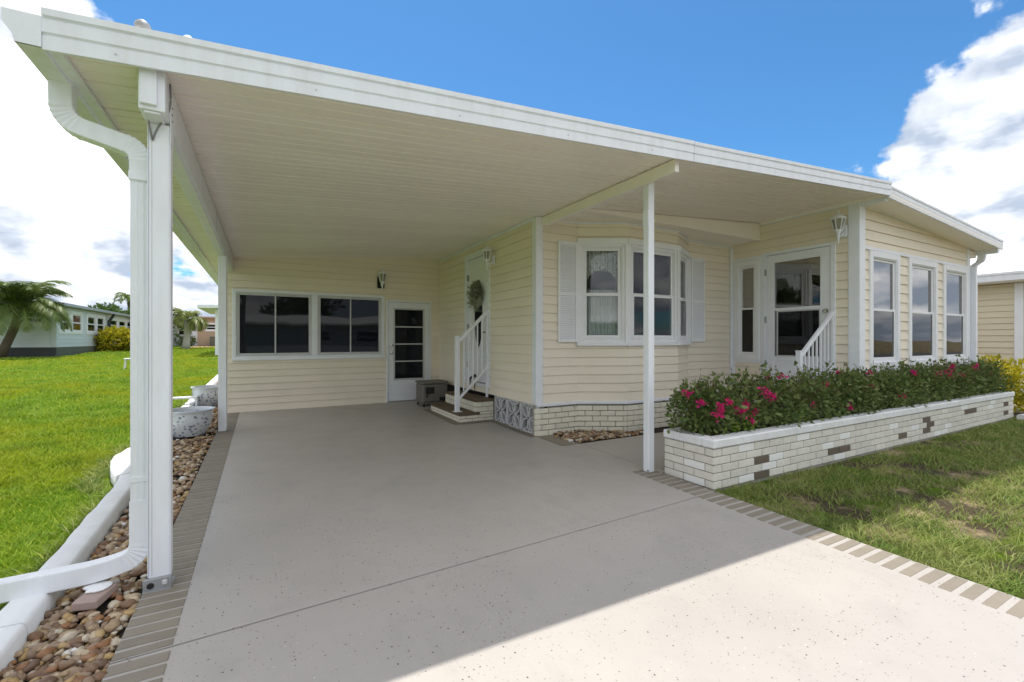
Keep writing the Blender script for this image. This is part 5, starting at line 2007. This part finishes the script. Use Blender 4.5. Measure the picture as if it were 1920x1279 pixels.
for fr, segs_, z0_, z1_ in ((fC, ((.35, 2.1), (2.15, 3.9), (4.6, 6.4), (6.45, 8.2)), 1.6, 2.88), (fP, ((.3, 2.5), (2.55, 4.75), (4.8, 7.0), (7.05, 9.2)), 1.75, 2.85), (fA, ((10.45, 11.7),), 1.95, 2.85)):
    for a, b_ in segs_:
        double_hung(nb, fr, a, b_, z0_, z1_, casing=.16, top='tint_glass', bottom='glass', out=.05, sash=.05)
mb = MB(); fA.box(mb, 11.86, 12.06, .0, .06, HZ + .46, eave - .02); mb.build('corner_trim', 'siding_blue', nb)
mb = MB()
mb.hexa([(HX - 12.2, HY - .45, eave + .02), (HX + .45, HY - .45, eave + .02), (HX + .45, HY + 19, eave + .02), (HX - 12.2, HY + 19, eave + .02),
         (HX - 12.2, HY - .45, eave + .30), (HX + .45, HY - .45, eave + .16), (HX + .45, HY + 19, eave + .16), (HX - 12.2, HY + 19, eave + .30)])
mb.build('roof', 'roof_grey', nb)
mb = MB(); mb.tube([(HX + .42, HY + 8.7, eave), (HX + .12, HY + 8.8, eave - .45), (HX + .1, HY + 8.85, HZ)], .09, 6); mb.build('downspout', 'skirt_dark', nb)
part_box('back_wall', 'dark_room', nb, HX - 11.9, HX - 3.6, HY + 3.0, HY + 3.1, HZ, eave)
part_box('back_wall', 'dark_room', nb, HX - 3.6, HX - 3.5, HY + .1, HY + 18.5, HZ, eave)

# tan house at the end of the lawn
TX, TY = -8.6, 50.5
TZ = gz(TY)
th_ = empty('tan_house', (TX, TY, TZ), 'low tan house with white porch windows at the end of the lawn', 'house')
fT = WallFrame((TX, TY), (TX + 3.3, TY)); fT2 = WallFrame((TX + 3.3, TY), (TX + 12, TY))
siding_wall(th_, fT, TZ, 3.05, [(.15, 1.45, 1.55, 2.75), (1.75, 3.05, 1.55, 2.75)], boards=False, mat='white')
siding_wall(th_, fT2, TZ, 3.25, [(.55, 1.75, 2.05, 2.85)], boards=False, mat='wall_tan')
for fr, a, b_, z0_, z1_ in ((fT, .15, 1.45, 1.55, 2.75), (fT, 1.75, 3.05, 1.55, 2.75), (fT2, .55, 1.75, 2.05, 2.85)):
    double_hung(th_, fr, a, b_, z0_, z1_, casing=.12, top='tint_glass', bottom='tint_glass', out=.05, sash=.05)
mb = MB(); mb.box(TX - .3, TX + 3.35, TY - .5, TY + 9, 3.06, 3.2); mb.build('roof', 'roof_white', th_)
mb = MB(); mb.box(TX + 3.4, TX + 12.2, TY - .3, TY + 9, 3.26, 3.42); mb.build('roof', 'roof_brown', th_)
part_box('back_wall', 'dark_room', th_, TX, TX + 12, TY + 3, TY + 3.1, TZ, 3)
for (x, w) in ((TX + .2, 1.2), (TX + 1.9, 1.3)):
    bush('low_hedge_bush', 'clipped dark green bush below the porch of the tan house' if w < 1.25 else 'clipped brownish bush below the porch of the tan house', 'bush', (x + w / 2, TY - .7), (w * .75, .5, 1.0), 700, .16, 'hedge', .5, 6, 'bushes by the tan house', 8)
slab([(TX + 2.6, 44.2), (TX + 10, 44.2), (TX + 10, TY - .9), (TX + 3.2, TY - .9)], 'path', 'pink_path', None, dz=-.02, thick=.05, kind='structure')
gate = empty('garden_gate', (TX + 4.6, TY - .6, TZ), 'low dark louvred gate beside the tan house', 'gate')
for k in range(2):
    x = TX + 4.3 + k * .95
    mb = MB(); mb.box(x, x + .8, TY - .62, TY - .56, TZ, TZ + .85, .01); mb.build('panel', 'skirt_green', gate)

# small white building beyond the back room
WX, WY = -2.30, 29.6
WZ = gz(WY)
wh = empty('white_shed', (WX, WY, WZ), 'small white building with overhanging eave behind the rear carport post', 'shed')
fW = WallFrame((WX, WY), (WX + 7, WY)); fW2 = WallFrame((WX, WY + 6), (WX, WY))
siding_wall(wh, fW, WZ, 2.95, [], expo=.2, mat='white', lap=.015)
siding_wall(wh, fW2, WZ, 2.95, [], expo=.2, mat='white', boards=False)
mb = MB(); mb.hexa([(WX - .75, WY - .6, 2.97), (WX + 7.3, WY - .6, 3.15), (WX + 7.3, WY + 6.4, 3.15), (WX - .75, WY + 6.4, 2.97), (WX - .75, WY - .6, 3.13), (WX + 7.3, WY - .6, 3.31), (WX + 7.3, WY + 6.4, 3.31), (WX - .75, WY + 6.4, 3.13)])
mb.build('roof', 'white_metal', wh)

# cream neighbour on the other side
NX = 15.0
ne = empty('cream_house', (NX, 3.4, 0), 'cream sided house with bright white roof beyond the planter', 'house')
fN = WallFrame((NX, 16), (NX, 3.50)); fN2 = WallFrame((NX, 3.50), (NX, 3.20))
siding_wall(ne, fN, .25, 2.56, [], expo=.14, mat='siding_tan')
siding_wall(ne, fN2, .25, 2.56, [], expo=.14, mat='siding_tan', boards=False)
part_box('corner_post', 'white', ne, NX - .05, NX + .05, 3.36, 3.50, .0, 2.565, ch=.01)
part_box('fascia', 'white_metal', ne, NX - .45, NX - .40, 2.9, 16.2, 2.60, 2.76, ch=.006)
part_box('fascia', 'white_metal', ne, NX - .47, NX - .44, 2.9, 16.2, 2.74, 2.80, ch=.004)
mb = MB(); mb.hexa([(NX - .40, 2.9, 2.58), (NX + 8, 2.9, 2.58), (NX + 8, 16.2, 2.58), (NX - .40, 16.2, 2.58), (NX - .42, 2.9, 2.80), (NX + 8, 2.9, 4.3), (NX + 8, 16.2, 4.3), (NX - .42, 16.2, 2.80)])
mb.build('roof', 'roof_white', ne)
part_box('foundation', 'block', ne, NX, NX + .1, 3.2, 16, -.05, .245)
fN3 = WallFrame((NX, 3.20), (NX + 7.8, 3.20))
siding_wall(ne, fN3, .0, 2.56, [], expo=.14, mat='siding_tan', boards=False)
# short kerb piece at the planter end
o = empty('edging_stone', (11.2, 2.35, gz(2.4)), 'white edging stone on the grass at the planter end', 'edging')
mb = MB(); mb.sweep([(10.75, 2.43, .0), (11.2, 2.38, 0.0), (11.9, 2.36, .0)], [(-.06, -.06), (-.06, .045), (-.04, .065), (.04, .065), (.06, .045), (.06, -.06)]); mb.build('segment', 'curb', o, smooth=50)
# white wire stand on the lawn
o = empty('white_stand', G(-4.15, 20.4), 'small white wire plant stand on the side lawn', 'stand')
mb = MB()
gx, gy, g0 = -4.13, 20.4, gz(20.4) - .03
for (dx, dy) in ((-.11, -.09), (.11, -.09), (-.11, .09), (.11, .09)):
    mb.tube([(gx + dx, gy + dy, g0), (gx + dx * .7, gy + dy * .7, g0 + .34)], .016, 6)
mb.tube([(gx - .11, gy - .07, g0 + .34), (gx + .11, gy - .07, g0 + .34)], .016, 6); mb.tube([(gx - .11, gy + .07, g0 + .34), (gx + .11, gy + .07, g0 + .34)], .016, 6)
mb.build('legs', 'white', o)
mb = MB(); mb.lathe((gx, gy, g0 + .34), [(0, .015), (.12, .015), (.14, .05), (.12, .06), (0, .035)], 12); mb.build('tray', 'white', o, smooth=40)

# across the street, behind the camera: seen only mirrored in the window panes
ac = empty('street_house', (-2, -24, gz(-24)), 'low white roofed house across the street, mirrored in the windows', 'house')
fO = WallFrame((12, -23), (-8, -23))
siding_wall(ac, fO, gz(-23), 2.5, [(3, 5, 1.0, 2.1), (7, 9, 1.0, 2.1), (13, 16, .9, 2.1)], mat='siding_blue', boards=False)
for a, b_ in ((3, 5), (7, 9), (13, 16)):
    double_hung(ac, fO, a, b_, 1.0 if b_ < 12 else .9, 2.1, casing=.1, top='tint_glass', bottom='tint_glass', out=.05, sash=.05)
mb = MB(); mb.hexa([(-9, -33, 2.5), (13, -33, 2.5), (13, -22.4, 2.5), (-9, -22.4, 2.5), (-9, -28, 3.5), (13, -28, 3.5), (13, -22.4, 2.66), (-9, -22.4, 2.66)])
mb.build('roof', 'roof_white', ac)
for i_, (x_, y_, h_, r_2, lab_) in enumerate(((-12, -27, 7.5, 4.2, 'broad green tree across the street beside the white roofed house'), (15.5, -26, 6.5, 3.8, 'round green tree across the street past the far gable'),
                                     (4, -38, 8.0, 4.5, 'tall green tree behind the house across the street'), (24, -22, 6.0, 3.5, 'small green tree at the far street corner'))):
    tree('street_tree', lab_, (x_, y_, gz(y_) - .035), h_, r_2, 3300, .42, 'tree', 30 + i_, 'trees across the street')

# ------------------------------------------------------------------ grass


def blades(x, y, h, w, lean):
    n = len(x)
    z = 0.015 * (np.clip(y, -8, 60) - 3) - .036
    a = rng.uniform(0, 2 * np.pi, n)
    side = np.stack([np.cos(a), np.sin(a), np.zeros(n)], 1) * w[:, None] * .5
    b = rng.uniform(0, 2 * np.pi, n)
    ln = np.stack([np.cos(b), np.sin(b), np.zeros(n)], 1) * (lean * h)[:, None]
    p = np.stack([x, y, z], 1)
    up = np.stack([np.zeros(n), np.zeros(n), h], 1)
    m1 = p + up * .6 + ln * .35
    t = p + up + ln
    return np.stack([p - side, p + side, m1 + side * .75, m1 - side * .75, t], 1).reshape(-1, 3)


BF = [(0, 1, 2), (0, 2, 3), (3, 2, 4)]
# side lawn
n_ = 200000
yy = 1.2 * (46 / 1.2) ** rng.random(n_)
xmin = -1.0 - yy * .42
xx = xmin + (-1.0 - xmin) * rng.random(n_) ** .8
curb = np.where(yy < 4.9, -1.035, np.where((yy > 5.1) & (yy < 6.6), -1.32, -1.21))
kp = (xx < curb - .005) & ~((xx < HX + .3) & (yy > HY - .6)) & ~((yy < 3.3) & (rng.random(n_) < .35))
xx, yy = xx[kp], yy[kp]
dist = np.hypot(xx, yy)
pat = np.sin(xx * 1.9 + 2 * np.sin(yy * .9)) * np.sin(yy * 1.3 + 1.5 * np.sin(xx * 1.1)) + .6 * np.sin(xx * 6.1 + yy * 3.3) * np.sin(yy * 5.2 - xx * 2.7)
g = tri_object('grass', blades(xx, yy, (.036 + .040 * rng.random(len(xx)) ** 1.5) * (1 + .28 * pat) * (1 + dist * .012), .0045 + dist * .0016, .5 + .4 * rng.random(len(xx))), 'grass', None, 5, BF)
n_ = 5200
ye = 1.3 + 9.0 * rng.random(n_) ** 1.5
ce_ = np.where(ye < 4.9, -1.03, np.where((ye > 5.1) & (ye < 6.6), -1.30, -1.205))
xe = ce_ - .004 - .09 * rng.random(n_) ** 2
ge = tri_object('grass', blades(xe, ye, .06 + .06 * rng.random(n_) ** 2, .004 + ye * .0008, .9 + .8 * rng.random(n_)), 'grass_thin', None, 5, BF)
tag(ge, 'ragged longer grass along the white edging', 'grass', kind='stuff')
tag(g, 'short bright green grass of the side lawn', 'grass', kind='stuff')
# thin patchy grass by the planter
n_ = 190000
xx = 3.375 + 9.0 * rng.random(n_) ** 1.4
yy = -1.5 + 4.05 * rng.random(n_)
pat = np.sin(xx * 3.1 + 1.3 * np.sin(yy * 2.7)) * np.sin(yy * 3.7 + 1.1 * np.sin(xx * 2.2)) + .5 * np.sin(xx * 9.3 + yy * 7.1) * np.sin(yy * 8.1 - xx * 3.3)
kp = rng.random(n_) < np.clip(.58 + .52 * pat, .08, 1.0)
kp &= (yy < PY0 - .005) | (xx > PX1 + .1)
xx, yy = xx[kp], yy[kp]
dist = np.hypot(xx, yy)
g = tri_object('grass', blades(xx, yy, .025 + .040 * rng.random(len(xx)) ** 1.8, .0028 + dist * .0007, .8 + .9 * rng.random(len(xx))), 'grass_thin', None, 5, BF)
tag(g, 'thin patchy grass strip beside the brick planter', 'grass', kind='stuff')
